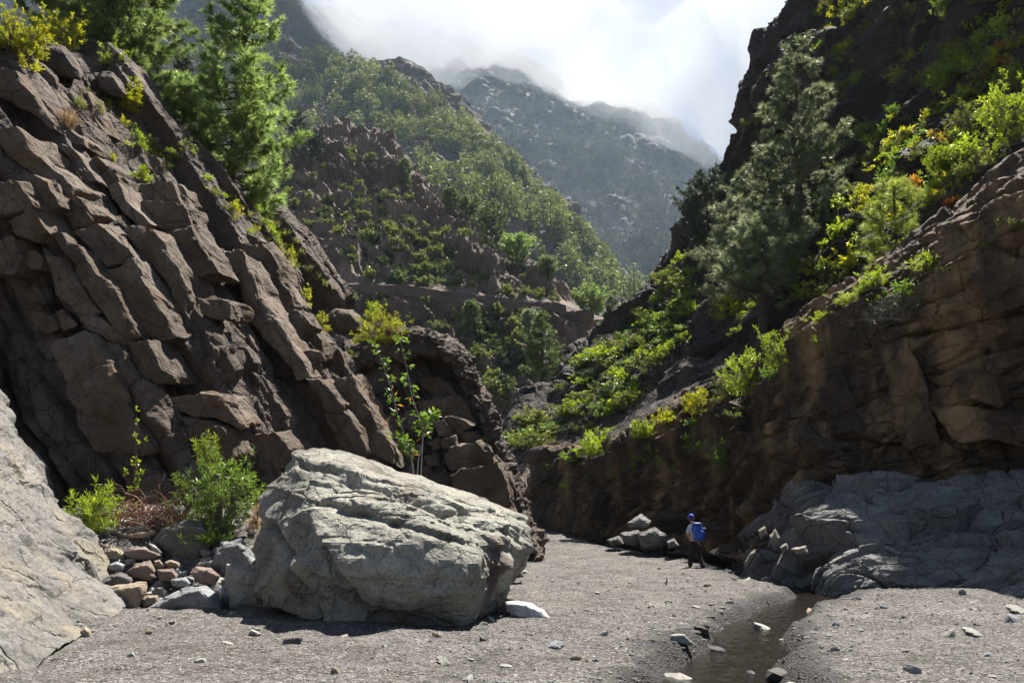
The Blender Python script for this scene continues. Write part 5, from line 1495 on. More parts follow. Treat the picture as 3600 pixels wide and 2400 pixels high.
# scrub on the spur
spoly = [(1000, 640), (1240, 520), (1380, 590), (1560, 760), (1740, 890), (1930, 1010), (2000, 1100), (1900, 1250), (1780, 1450), (1700, 1420), (1560, 1180), (1300, 1080), (1000, 900)]
def path_v(u):
    return np.interp(u, [500, 900, 1250, 1430, 1600, 1800, 1960, 2120], [1010, 1010, 1008, 1012, 1038, 1058, 1072, 1124])
def dens_s(p):
    uvp = proj(p)
    off = uvp[:, 1] - path_v(uvp[:, 0])
    red = np.exp(-((uvp[:, 0] - 1620) / 110) ** 2 - ((uvp[:, 1] - 820) / 60) ** 2)
    return (0.35 + 0.9 * (fbm(p, 0.05, 3, 12) > -0.05)) * ((off < -14) | (off > 34)) * (1 - red)
pts = pick(SPN, spoly, 300, 5, 0.6, dens_s)
vs = variants('scrub_bush', ['far_scrub', 'leaf_olive', 'far_scrub', 'leaf_dark'], [201, 202, 203, 204], tips=34, per=8, ln=0.42, wd=0.24)
up_ = [q for q in pts if proj(q)[1] < path_v(proj(q)[0]) and proj(q)[1] >= 760]
cr_ = [q for q in pts if proj(q)[1] < path_v(proj(q)[0]) and proj(q)[1] < 760]
dn_ = [q for q in pts if proj(q)[1] >= path_v(proj(q)[0])]
for k, (pp_, lab) in enumerate(((up_, 'green scrub bush on the spur between the path and the crest'), (cr_, 'scrub bush high on the crest of the rocky spur'), (dn_, 'scrub bush on the steep ground below the contour path'))):
    vv = vs if k == 0 else [o.copy() for o in vs0]
    if k:
        for o in vv: COL.objects.link(o)
    else:
        vs0 = list(vs)
    scatter(vv, pp_, (0.7, 2.0), 8 + 40 * k, lab, 'bush', 'scrub bushes on the spur')
# bushes of the valley slope right of the solitary pine
vpoly = [(1800, 1500), (1920, 1440), (2030, 1270), (2200, 1080), (2420, 900), (2470, 1000), (2420, 1200), (2300, 1330), (2200, 1440), (1990, 1560), (1850, 1600)]
pts = pick(RS, vpoly, 150, 6, 0.4)
vs = variants('slope_bush', ['leaf_lime', 'leaf_green', 'leaf_olive', 'leaf_olive', 'leaf_dark'], [211, 212, 213, 214, 215], tips=60, per=9, ln=0.22, wd=0.11)
zones(vs, pts, (0.6, 1.5), 9, 'bush', 'bushes on the valley slope', (0.6, 0.95), [
    (lambda u, v: u < 1990, 'light green bush on the valley slope around the solitary pine'),
    (lambda u, v: v > 1380, 'light green bush on the slope just above the far wall crest'),
    (lambda u, v: u < 2230, 'bush on the skyline side of the valley slope'),
    (lambda u, v: True, 'bush high on the valley slope below the round-topped dark pine')])
# shrubs on the dark cliff
dpoly = [(2560, 620), (2700, 380), (2830, 150), (2900, 0), (3600, 0), (3600, 480), (3250, 700), (3050, 900), (2900, 1040), (2600, 1200), (2520, 1150)]
pts = pick(RS, dpoly, 270, 7, 0.4, lambda p: 0.25 + 0.9 * (fbm(p, 0.12, 3, 19) > 0.0))
vs = variants('cliff_shrub', ['leaf_olive', 'leaf_green', 'leaf_lime', 'leaf_olive', 'leaf_yellow'], [221, 222, 223, 224, 225], tips=44, per=9, ln=0.24, wd=0.10)
zones(vs, pts, (0.28, 0.95), 10, 'shrub', 'shrubs on the dark cliff', (0.7, 1.1), [
    (lambda u, v: u < 2700, 'small shrub on the dark slope left of the tall pine'),
    (lambda u, v: u < 3000 and v < 500, 'small shrub on the dark cliff beside the top of the tall pine'),
    (lambda u, v: u < 3100, 'small shrub on the dark cliff right of the tall pine'),
    (lambda u, v: v < 300, 'small shrub at the top of the dark upper cliff'),
    (lambda u, v: True, 'small shrub on the dark cliff near the rock rib')])
# shrubs along the skyline of the dark cliff
edge = [(2545, 600), (2590, 520), (2640, 430), (2690, 350), (2745, 240), (2790, 150), (2850, 60), (2470, 820), (2420, 890)]
vs = variants('ridge_shrub', ['leaf_dark', 'leaf_olive'], [231, 232], tips=40, per=9, ln=0.3, wd=0.13)
scatter(vs, [hit(RS, u + 8, v + 10, 30)[0] for u, v in edge], (0.6, 1.2), 11, 'dark shrub on the skyline of the upper right cliff', 'shrub', 'shrubs along the right skyline')
# shrubs in the cracks of the left cliff and right wall
wpoly = [(1900, 1640), (2300, 1560), (2560, 1430), (2780, 1220), (3100, 1030), (3300, 900), (3560, 740), (3580, 800), (3200, 1100), (2800, 1300), (2500, 1560), (2200, 1680), (1900, 1720)]
pts = pick(RC, wpoly, 40, 17, 0.2)
vs = variants('wall_shrub', ['leaf_lime', 'leaf_green', 'leaf_olive'], [241, 242, 243], tips=36, per=9, ln=0.26, wd=0.08)
scatter(vs, pts, (0.2, 0.55), 12, 'little shrub sprouting from the top of the right wall', 'shrub', 'shrubs along the right wall')
lpoly = [(200, 300), (480, 330), (620, 520), (900, 720), (1030, 850), (1180, 1080), (1250, 1250), (1150, 1150), (1000, 1000), (850, 800), (650, 640), (420, 500)]
pts = pick(LC, lpoly, 40, 18, 0.12)
vs = variants('cliff_tuft', ['leaf_lime', 'leaf_yellow', 'leaf_olive'], [251, 252, 253], tips=26, per=10, ln=0.34, wd=0.08)
scatter(vs, pts, (0.14, 0.38), 13, 'small yellowish tuft growing from cracks of the left cliff', 'plant', 'tufts in the cracks of the left cliff')

# ------------------------------------------------------------------ forests
def far_tree(seed, H=1.0, n=170, kind=0):
    """whole small pine as seen from far: trunk and layered foliage sprays; unit height"""
    g = np.random.default_rng(seed)
    b = Buf()
    V, Fq = tube([(0, 0, -0.06), (0, 0, 0.5), (0.01, 0, 0.95)], [0.022, 0.015, 0.004], 4)
    b.add(V, np.concatenate((Fq[:, [0, 1, 2]], Fq[:, [0, 2, 3]])), 0.0)
    nl = 9
    pos, dr = [], []
    for k in range(nl):
        f = 0.22 + 0.76 * (k + g.uniform(0, 0.6)) / nl
        R = (0.20 * (1 - f) ** 0.7 + 0.035) if kind == 0 else 0.23 * math.sin(math.pi * min(1, f * 0.95)) + 0.03
        for j in range(max(3, int(R * 40))):
            a = g.uniform(0, 6.28); r_ = R * g.uniform(0.35, 1.1)
            pos.append((r_ * math.cos(a), r_ * math.sin(a), f + 0.03 * g.normal()))
            dr.append((math.cos(a), math.sin(a), 0.5))
    pos, dr = np.array(pos), unit(np.array(dr))
    per = max(3, n // len(pos))
    b.add(*needles(pos, dr, g, per, 0.085, 0.05, 1.1, 0.1))
    return b

def forest_points(key, poly, n, seed, dens, step=1):
    g = np.random.default_rng(seed)
    G_, uv, nn = SURF[key]
    idx = np.where(in_poly(uv, poly))[0]
    idx = idx[dens(G_[idx]) > g.uniform(0, 1, len(idx))]
    g.shuffle(idx)
    return G_[idx[:n * 3]]

rpoly = [(560, 330), (640, 180), (920, 190), (1215, 235), (1490, 335), (1660, 470), (1810, 600), (2040, 850), (2200, 1020), (2380, 1080), (2250, 1120), (2050, 1100), (1900, 980), (1760, 870), (1560, 740), (1380, 560), (1240, 500), (1050, 540), (900, 600), (560, 620)]
def dens_r(p):
    uvp = proj(p)
    rocky = smooth(uvp[:, 1] - np.interp(uvp[:, 0], [560, 1200, 1600, 2100], [520, 470, 620, 960]), 0, 120) * smooth(uvp[:, 0], 1150, 1300)
    return np.clip(0.5 + 1.2 * fbm(p, 0.022, 3, 44), 0.05, 1) * (1 - 0.8 * rocky)
cand = forest_points('forested_ridge_hill', rpoly, 1500, 3, dens_r)
vis = [p for p in cand[:2300] if seen(p, 9)]
vis.sort(key=lambda p: p[1])
protos = [far_tree(300 + k, 1, 300, k % 2).build('slope_pine', M['far_pine']) for k in range(5)]
g = np.random.default_rng(31)
step = max(1, len(vis) // 300)
near_trees = list(g.permutation(len(vis))[:300])
near_trees = sorted(near_trees)
left_ = set(near_trees)
others = [vis[i] for i in range(len(vis)) if i not in left_]
near_trees = [vis[i] for i in near_trees]
for k, p in enumerate(near_trees):
    o = protos[k] if k < 5 else protos[int(g.integers(5))].copy()
    if k >= 5: COL.objects.link(o)
    s = g.uniform(12, 21)
    o.location = (p[0], p[1], p[2] - 0.3); o.rotation_euler = (0, 0, g.uniform(0, 6.28)); o.scale = (s * g.uniform(0.9, 1.3),) * 2 + (s,)
    uq, vq = proj(p)
    sky_v = np.interp(uq, [600, 920, 1215, 1480, 1660, 1890, 2060], [220, 215, 255, 355, 490, 700, 890])
    lab = 'pine on the skyline of the sunlit forested ridge' if vq < sky_v + 45 else 'pine on the lower right end of the forested ridge' if uq > 1700 else 'pine on the forested ridge above the rocky spur crest' if uq > 1150 else 'pine on the forested ridge behind the young cliff top pine'
    tag(o, lab, 'tree', 'pines on the forested ridge')

def joined_forest(name, label, pts, size, seed, n=60, nvar=4, mat='far_pine'):
    g = np.random.default_rng(seed)
    pr = []
    for k in range(nvar):
        b = far_tree(seed * 10 + k, 1, n, k % 2)
        pr.append((np.concatenate(b.V), np.concatenate(b.F), np.concatenate(b.T)))
    out = Buf()
    for p in pts:
        V, Fc, T = pr[int(g.integers(nvar))]
        a = g.uniform(0, 6.28); s = g.uniform(*size); w = s * g.uniform(0.9, 1.3)
        c_, s_ = math.cos(a), math.sin(a)
        W_ = np.stack(((V[:, 0] * c_ - V[:, 1] * s_) * w, (V[:, 0] * s_ + V[:, 1] * c_) * w, V[:, 2] * s), -1) + p
        out.add(W_, Fc, T)
    o = out.build(name, M[mat])
    tag(o, label, kind='stuff')
    return o
rest = others
g.shuffle(rest)
rest = rest[:650]
print('ridge trees', len(vis))
if len(rest): joined_forest('ridge_forest', 'pine forest covering the upper part of the sunlit ridge', rest, (12, 22), 41, 200)
fpoly = [(1150, 60), (1720, 200), (2290, 390), (2550, 580), (2620, 800), (2400, 1000), (2150, 1020), (2030, 870), (1810, 600), (1660, 480), (1490, 345), (1215, 240)]
cand = forest_points('far_mountain', fpoly, 3000, 4, lambda p: np.clip(0.6 + 1.2 * fbm(p, 0.006, 4, 47), 0.05, 1))
vis = [p for p in cand[:9000] if seen(p, 12)][:2600]
joined_forest('far_forest', 'pine forest on the far hazy mountain', vis, (16, 34), 42, 60, 4, 'far_dark')
ppoly = [(380, 0), (1000, -40), (1120, 100), (1215, 235), (1000, 230), (640, 200), (400, 200)]
cand = forest_points('cloudy_peak_mountain', ppoly, 1200, 5, lambda p: np.clip(0.45 + 1.2 * fbm(p, 0.009, 4, 49), 0.03, 1))
vis = [p for p in cand[:4000] if seen(p, 10)][:900]
joined_forest('peak_forest', 'scattered pines on the hazy steep mountainside', vis, (12, 24), 43, 60, 4, 'far_dark')
# ================================================================== PATH ON THE SPUR
M['path'] = rock_mat('path_dirt', [(0.20, 0.16, 0.115), (0.26, 0.21, 0.155), (0.32, 0.265, 0.20)], 0.3, 0.3)
us = np.linspace(1180, 1990, 60)
line = np.array([hit(SPN, u, float(path_v(u)) - 3, 14)[0] for u in us])
line[:, 1] = np.convolve(np.pad(line[:, 1], 4, 'edge'), np.ones(9) / 9, 'valid')
line = np.array([P(u, float(path_v(u)), d - 0.4) for u, d in zip(us, line[:, 1])])
g = np.random.default_rng(77)
rows_ = []
for off_y, off_z in ((-0.9, -1.6), (-0.85, -0.2), (-0.8, 0.25), (-0.35, 0.28), (-0.3, 0.02), (1.2, 0.0), (3.5, 0.3)):
    q = line.copy(); q[:, 1] += off_y; q[:, 2] += off_z
    q += 0.12 * np.stack((fbm(q, 0.7, 2, 3), fbm(q, 0.7, 2, 5), fbm(q, 0.7, 2, 9)), -1)
    rows_.append(q)
R_ = np.array(rows_)
o = grid_obj('path', R_[4:], M['path'])
tag(o, 'narrow earth path contouring across the spur', kind='structure')
o = grid_obj('retaining_wall', R_[:5], M['spur'])
tag(o, 'low dry stone retaining wall holding up the spur path', 'wall')

# ================================================================== PLANT IN FRONT OF THE FOLD
def stem_plant(label, stems, d, leaf, seed, ln, wd):
    g = np.random.default_rng(seed)
    base = P(1462, 1900, d)
    base[2] = float(ground_z(np.array([base[0]]), np.array([d]))[0])
    sb, lf, of = Buf(), Buf(), Buf()
    for path in stems:
        q = cr(np.array([P(u, v, d) for u, v in path]), 24) - base
        q[:, 1] += np.linspace(0, g.uniform(-0.2, 0.3), 24)
        sb.add(*tube(q, np.linspace(0.02, 0.005, 24), 6))
        for k in range(54):
            f = g.uniform(0.30, 1.0)
            pos = np.array([np.interp(f, np.linspace(0, 1, 24), q[:, j]) for j in range(3)])
            a = g.uniform(0, 6.28)
            dr = unit(np.array((math.cos(a), math.sin(a) * 0.7, g.uniform(-0.25, 0.6))))
            e = pos + dr * g.uniform(0.03, 0.16)
            sb.add(*tube([pos, (pos + e) / 2, e], [0.004, 0.003, 0.003], 3))
            m_ = 1 if g.uniform() < 0.12 and f < 0.65 else g.integers(2, 4)
            tgt = of if m_ == 1 else lf
            for _ in range(m_):
                dd = unit(dr + g.normal(size=3) * 0.45)[None]
                V, Fc = leaf_shape(e[None], dd, np.array([ln * g.uniform(0.6, 1.2)]), np.array([wd * g.uniform(0.8, 1.2)]), g, 0.15)
                tgt.add(V, Fc, g.uniform(0, 1))
    t = empty('leafy_plant', base)
    tag(t, label, 'plant')
    sb.build('stem', M['pale_stem'], t)
    lf.build('leaves', M['leaf_green'], t)
    if of.n: of.build('withered_leaves', M['leaf_orange'], t)['label'] = 'orange withered leaves'
    return t
stem_plant('tall pale-stemmed plant with broad leaves in front of the fold',
           [[(1462, 1900), (1449, 1640), (1430, 1559), (1399, 1464), (1368, 1349), (1334, 1253), (1311, 1203)],
            [(1466, 1900), (1468, 1643), (1485, 1552), (1479, 1483), (1449, 1399), (1433, 1314), (1410, 1215), (1404, 1180)],
            [(1464, 1900), (1452, 1640), (1440, 1600), (1424, 1570), (1405, 1545), (1380, 1530)],
            [(1470, 1900), (1486, 1560), (1495, 1510), (1510, 1470), (1525, 1450)]], 24.6, 'leaf_green', 5, 0.21, 0.085)

# ================================================================== LOG, BRUSHWOOD, VINE IN THE RUBBLE
lp = cr(np.array([P(300, 1850, 18.1), P(350, 1862, 17.9), P(405, 1868, 17.75), P(440, 1880, 17.65), P(490, 1882, 17.6), P(545, 1872, 17.55)]), 30)
V, Fq = tube(lp, 0.052 + 0.014 * np.sin(np.linspace(0, 9, 30)), 10)
V = V + 0.012 * np.stack((fbm(V, 5, 3, 1), fbm(V, 5, 3, 2), fbm(V, 5, 3, 3)), -1)
n10 = 30 * 10
V = np.concatenate((V, lp[:1], lp[-1:]))
caps = [[n10, (k + 1) % 10, k] for k in range(10)] + [[n10 + 1, 290 + k, 290 + (k + 1) % 10] for k in range(10)]
M['log'] = plain_mat('weathered_log', (0.27, 0.20, 0.15), 0.85, 0.2, 0.35, 9.0, 0.5)
tag(mesh_np('log', V, [Fq, np.array(caps)], M['log'], None, True), 'weathered driftwood log lying above the rubble', 'log')
bw = Buf(); g = np.random.default_rng(15)
for k in range(150):
    u0, v0 = g.uniform(400, 620), g.uniform(1800, 1880)
    u1, v1 = u0 + g.normal() * 90, v0 - g.uniform(-10, 150) * (0.4 if k % 3 else 1.0)
    d = 18.0 + g.normal() * 0.25
    a, b_ = P(u0, v0, d), P(u1, v1, d + g.normal() * 0.3)
    m_ = (a + b_) / 2 + np.array((g.normal() * 0.15, g.normal() * 0.1, abs(g.normal()) * 0.18))
    bw.add(*tube(cr(np.array((a, m_, b_)), 6), np.linspace(0.009, 0.004, 6) * g.uniform(0.6, 1.6), 4))
o = bw.build('brushwood', M['dry']); tag(o, 'tangle of dry reddish twigs above the rubble', kind='stuff')
bw = Buf()
for k in range(26):
    u0, v0 = g.uniform(440, 560), g.uniform(1800, 1870)
    a = P(u0, v0, 17.9); b_ = P(u0 + g.normal() * 60, v0 + g.uniform(-110, 20), 17.8)
    m_ = (a + b_) / 2 + np.array((0, 0, 0.16))
    bw.add(*tube(cr(np.array((a, m_, b_)), 6), np.linspace(0.010, 0.005, 6), 4))
o = bw.build('brushwood', M['log']); tag(o, 'pale bleached twigs on the dry tangle', kind='stuff')
bush('sparse climbing vine with small leaves against the shaded slabs', 470, 1700, LC, 55, 420, 'leaf_lime', 91, 46, 7, 0.09, 0.05, stem='dry', loc=P(470, 1830, 18.6), open_=0.1, flat=0.4, name='climbing_plant', cat='plant')
bush('bunch of dry straw stems beside the boulder', 905, 1880, 'ground', 30, 80, 'grass_dry', 92, 40, 6, 0.2, 0.012, stem='dry', loc=P(905, 1850, 17.0), name='dry_plant', cat='plant')

# ================================================================== LOOSE STONES AND GRAVEL
def rubble_fill():
    g = np.random.default_rng(5); out = Buf()
    for k in range(420):
        u, v = g.uniform(250, 980), g.uniform(1830, 2150)
        x, y = gp(u, 2060)
        yy = g.uniform(15.1, 19.5); xx = (u - 1800) / F * yy / 0.99
        if xx > -3.7: continue
        zz = float(ground_z(np.array([xx]), np.array([yy]))[0])
        s = g.uniform(0.03, 0.13)
        Vv, Ff = facet_stone((s * 1.3, s, s * 0.8), int(g.integers(1, 9)), 2, 9, 14)
        a = g.uniform(0, 6.28); c_, s_ = math.cos(a), math.sin(a)
        Vv = np.stack((Vv[:, 0] * c_ - Vv[:, 1] * s_, Vv[:, 0] * s_ + Vv[:, 1] * c_, Vv[:, 2]), -1)
        out.add(Vv + np.array((xx, yy, zz + s * 0.3)), Ff, g.uniform())
    return out
m, nt, N, L, b = new_mat('mixed_stone')
at = N.new('ShaderNodeAttribute'); at.attribute_name = 'tone'
rr_ = N.new('ShaderNodeValToRGB'); e = rr_.color_ramp.elements
e[0].position = 0; e[0].color = (0.05, 0.045, 0.042, 1); e[1].position = 1; e[1].color = (0.30, 0.28, 0.25, 1)
for ps, c_ in ((0.35, (0.11, 0.10, 0.095)), (0.6, (0.17, 0.155, 0.14)), (0.8, (0.20, 0.165, 0.12)), (0.9, (0.21, 0.21, 0.20))):
    q = e.new(ps); q.color = (*c_, 1)
L.new(at.outputs['Fac'], rr_.inputs['Fac'])
geo = N.new('ShaderNodeNewGeometry'); nn_ = N.new('ShaderNodeTexNoise'); nn_.inputs['Scale'].default_value = 30; nn_.inputs['Detail'].default_value = 4
L.new(geo.outputs['Position'], nn_.inputs['Vector'])
mu = N.new('ShaderNodeMixRGB'); mu.blend_type = 'OVERLAY'; mu.inputs[0].default_value = 0.5
L.new(rr_.outputs['Color'], mu.inputs[1]); L.new(nn_.outputs['Color'], mu.inputs[2])
hsn = N.new('ShaderNodeHueSaturation'); hsn.inputs['Saturation'].default_value = 0.55
L.new(mu.outputs['Color'], hsn.inputs['Color']); L.new(hsn.outputs['Color'], b.inputs['Base Color'])
b.inputs['Roughness'].default_value = 0.85
M['mixed'] = m
tag(rubble_fill().build('rubble', m), 'small broken stones filling the rubble bank', kind='stuff')

def gravel():
    g = np.random.default_rng(9)
    n = 42000
    u = g.uniform(-150, 3750, n); v = 1880 + 560 * g.uniform(0, 1, n) ** 0.8
    x_, up = (u - 1800) / F, (1200 - v) / F
    dy, dz = CP - up * SP, SP + up * CP
    y = -CAMH / np.minimum(dz, -1e-3) * dy
    y = np.where(y > 29, 29 + (y - 29) * 0.45, y)
    y = np.minimum(y, 55)
    x = x_ * y / dy
    near = stream_dist(x, y)
    keep = (near > g.uniform(-0.6, 0.25, n)) & (x > -11) & (x < 14)
    x, y = x[keep], y[keep]
    pz = np.stack((x, y, np.zeros_like(x)), -1)
    band = smooth(fbm(pz, 0.45, 3, 61), 0.12, 0.45) + 0.8 * np.exp(-((near[keep] - 0.5) / 0.4) ** 2)
    z = ground_z(x, y)
    n = len(x)
    s = (1 + 1.2 * band * g.uniform(0, 1, n)) * (y / 800.0) * g.uniform(0.45, 1.0, n) ** 1.0 * (0.55 + 2.0 * g.uniform(0, 1, n) ** 7)
    s = np.clip(s, 0.006, 0.06)
    base = np.array(((1, 0, 0), (-1, 0, 0), (0, 1, 0), (0, -1, 0), (0, 0, 1), (0, 0, -1)), float)
    V = base[None] * g.uniform(0.6, 1.3, (n, 6, 1)) + g.normal(size=(n, 6, 3)) * 0.18
    V *= np.stack((s * 1.2, s * g.uniform(0.7, 1.1, n), s * g.uniform(0.35, 0.7, n)), -1)[:, None]
    a = g.uniform(0, 6.28, n); c_, s_ = np.cos(a)[:, None], np.sin(a)[:, None]
    V = np.stack((V[..., 0] * c_ - V[..., 1] * s_, V[..., 0] * s_ + V[..., 1] * c_, V[..., 2]), -1)
    V += np.stack((x, y, z + s * 0.15), -1)[:, None]
    f = np.array(((0, 2, 4), (2, 1, 4), (1, 3, 4), (3, 0, 4), (2, 0, 5), (1, 2, 5), (3, 1, 5), (0, 3, 5)))
    Fc = (np.arange(n) * 6)[:, None, None] + f[None]
    o = mesh_np('gravel', V.reshape(-1, 3), Fc.reshape(-1, 3), M['mixed'], attr=np.repeat(np.clip(g.beta(1.6, 2.2, n), 0, 1) * (0.08 + 0.92 * smooth(near[keep] + 0.2 * fbm(pz, 1.1, 3, 33), 0.15, 0.7)), 6))
    tag(o, 'loose grit and pebbles strewn over the riverbed', kind='stuff')
gravel()

g = np.random.default_rng(23)
sm = []
for k in range(6):
    Vv, Ff = facet_stone((1.2, 0.9, 0.75), 60 + k, 3, 10, 16)
    o = mesh_np('loose_stone', Vv, Ff, M[('st_pale', 'st_grey', 'st_dark', 'st_tan', 'st_pale', 'st_dark')[k]]); sm.append(o)
hue = ('pale', 'blue-grey', 'dark', 'tan', 'pale', 'dark')
spots = [(820, 2170, .07), (890, 2235, .08), (800, 2280, .06), (1020, 2290, .09), (905, 2225, .05), (1540, 2260, .05), (1560, 2330, .06), (1950, 2290, .10), (2020, 2325, .05), (2290, 2140, .07), (2350, 2120, .09), (2450, 2140, .08), (2560, 2125, .12), (2630, 2050, .09),
         (2490, 2068, .08), (2100, 2090, .05), (2220, 2040, .06), (2340, 2050, .05), (2700, 2030, .08), (2790, 2105, .10), (2850, 2120, .12), (3010, 2125, .09), (3110, 2150, .08), (3420, 2225, .10), (3340, 2230, .07), (3560, 2190, .14), (3580, 2160, .12), (3390, 2120, .08), (2940, 2200, .07), (2935, 2305, .06),
         (3190, 2300, .06), (3210, 2380, .08), (3480, 2330, .06), (1210, 2240, .05), (1350, 2300, .05), (600, 2200, .05), (520, 2230, .05), (700, 2350, .06), (460, 2330, .05), (1180, 2380, .05), (1780, 2340, .05), (1700, 2270, .05), (2120, 2250, .06), (1860, 2250, .05), (1700, 2210, .06), (1730, 2200, .05), (1650, 2390, .05)]
wet = [(2385, 2265, .12), (2465, 2285, .10), (2390, 2325, .14), (2505, 2240, .13), (2440, 2225, .09), (2600, 2205, .06), (2745, 2205, .07), (2690, 2170, .16), (2750, 2330, .14), (2560, 2380, .12), (2690, 2390, .14), (2800, 2395, .10), (2640, 2310, .06), (2470, 2215, .08), (2520, 2330, .05)]
zone = lambda u, v: ('left of the boulder' if u < 1000 else 'in front of the boulder' if u < 1700 and v > 2190 else 'between the boulder and the stream' if u < 2450 else 'beside the stream bend' if u < 2900 else 'on the gravel bar below the ledges')
seen_lab = {}
ui = 0
for k, (u, v, s) in enumerate(spots + wet):
    i = int(g.integers(6))
    x, y = gp(u, v)
    first = sm[i].name not in seen_lab
    o = sm[i] if first else sm[i].copy()
    seen_lab[sm[i].name] = 1
    if not first: COL.objects.link(o)
    z = float(ground_z(np.array([x]), np.array([y]))[0])
    o.location = (x, y, z + s * 0.12)
    o.rotation_euler = (g.uniform(-.25, .25), g.uniform(-.25, .25), g.uniform(0, 6.28))
    o.scale = (s, s, s * g.uniform(0.8, 1.4))
    if k < len(spots):
        tag(o, f'small {hue[i]} stone lying {zone(u, v)}', 'stone', 'loose stones on the gravel')
    else:
        tag(o, f'{hue[i]} cobble in the shallow stream', 'stone', 'cobbles in the stream')
for o in sm:
    if o.name not in seen_lab: bpy.data.objects.remove(o)
# upright stick stuck in the gravel
x, y = gp(2340, 2060)
sp = np.array([(x, y, float(gz(x, y)) - 0.05), (x + .02, y, 0.08), (x + .05, y + .02, 0.2)])
tag(mesh_np('stick', *tube(cr(sp, 8), np.linspace(0.02, 0.012, 8), 6), M['bark']), 'short dark stick standing upright in the gravel', 'stick')

# ================================================================== HIKER
def skin_mesh(name, joints, edges, mat, parent, origin, sub=2):
    """joints: {name: (point, radius)}; continuous tapered surface grown on the skeleton"""
    names = list(joints)
    me = bpy.data.meshes.new(name)
    me.from_pydata([tuple(np.asarray(joints[k][0]) - origin) for k in names], [(names.index(a), names.index(b)) for a, b in edges], [])
    me.materials.append(mat)
    o = bpy.data.objects.new(name, me); COL.objects.link(o); o.parent = parent
    md = o.modifiers.new('skin', 'SKIN'); md.use_smooth_shade = True
    for i, k in enumerate(names):
        r_ = joints[k][1]
        me.skin_vertices[0].data[i].radius = (r_, r_) if np.isscalar(r_) else r_
        me.skin_vertices[0].data[i].use_root = (i == 0)
    if sub:
        sb = o.modifiers.new('sub', 'SUBSURF'); sb.levels = sub; sb.render_levels = sub
    return o
HD = gp(2440, 2000)[1]
J = lambda u, v, dd=0.0: P(u, v, HD + dd)
gnd = gp(2440, 2000)
org = np.array((gnd[0], gnd[1], float(ground_z(np.array([gnd[0]]), np.array([gnd[1]]))[0])))
person = empty('person', tuple(org))
tag(person, 'hiker in white shirt, dark trousers and blue cap walking up the gorge', 'person')
M['skin'] = plain_mat('skin', (0.42, 0.22, 0.15), 0.55, 0.4, 0.08, 20, 0)
M['trouser'] = plain_mat('dark_trousers', (0.030, 0.022, 0.020), 0.85, 0.2, 0.25, 25, 0.3)
M['capblue'] = plain_mat('blue_cap', (0.012, 0.045, 0.30), 0.7, 0.3, 0.15, 25, 0.1)
M['hair'] = plain_mat('grey_brown_hair', (0.045, 0.032, 0.025), 0.7, 0.4, 0.4, 40, 0.4)
M['shoe'] = plain_mat('dark_shoe', (0.03, 0.027, 0.025), 0.7, 0.3, 0.2, 25, 0.1)
m, nt, N, L, b = new_mat('striped_shirt')
tcn = N.new('ShaderNodeTexCoord'); wv = N.new('ShaderNodeTexWave'); wv.bands_direction = 'Z'; wv.inputs['Scale'].default_value = 3.2; wv.inputs['Distortion'].default_value = 0.6
L.new(tcn.outputs['Object'], wv.inputs['Vector'])
rw = N.new('ShaderNodeValToRGB'); rw.color_ramp.elements[0].position = 0.08; rw.color_ramp.elements[0].color = (0.12, 0.14, 0.22, 1)
rw.color_ramp.elements[1].position = 0.16; rw.color_ramp.elements[1].color = (0.55, 0.56, 0.60, 1)
L.new(wv.outputs['Fac'], rw.inputs['Fac']); L.new(rw.outputs['Color'], b.inputs['Base Color']); b.inputs['Roughness'].default_value = 0.85
M['shirt'] = m
body = {'pelvis': (J(2440, 1908), (0.14, 0.10)), 'waist': (J(2441, 1888), (0.135, 0.095)), 'chest': (J(2443, 1862), (0.155, 0.105)), 'neckb': (J(2438, 1843), 0.075), 'neck': (J(2434, 1835), 0.055),
        'headl': (J(2431, 1828, 0.02), 0.075), 'head': (J(2430, 1819, 0.02), 0.088), 'top': (J(2431, 1812, 0.02), 0.065),
        'lh': (J(2430, 1912), 0.085), 'lk': (J(2426, 1952, 0.03), 0.058), 'la': (J(2427, 1989, 0.0), 0.042), 'lt': (J(2422, 1995, 0.14), 0.035),
        'rh': (J(2451, 1912), 0.085), 'rk': (J(2459, 1953, 0.06), 0.058), 'ra': (J(2474, 1996, -0.12), 0.042), 'rt': (J(2478, 2003, -0.02), 0.035),
        'ls': (J(2424, 1851), 0.062), 'le': (J(2417, 1878, 0.02), 0.045), 'lw': (J(2426, 1893, 0.22), 0.032), 'lp': (J(2429, 1896, 0.29), 0.036),
        'rs': (J(2461, 1851), 0.062), 're': (J(2470, 1878, 0.05), 0.045), 'rw': (J(2464, 1894, 0.24), 0.032), 'rp': (J(2461, 1896, 0.31), 0.036)}
be = [('pelvis', 'waist'), ('waist', 'chest'), ('chest', 'neckb'), ('neckb', 'neck'), ('neck', 'headl'), ('headl', 'head'), ('head', 'top'), ('pelvis', 'lh'), ('lh', 'lk'), ('lk', 'la'), ('la', 'lt'),
      ('pelvis', 'rh'), ('rh', 'rk'), ('rk', 'ra'), ('ra', 'rt'), ('chest', 'ls'), ('ls', 'le'), ('le', 'lw'), ('lw', 'lp'), ('chest', 'rs'), ('rs', 're'), ('re', 'rw'), ('rw', 'rp')]
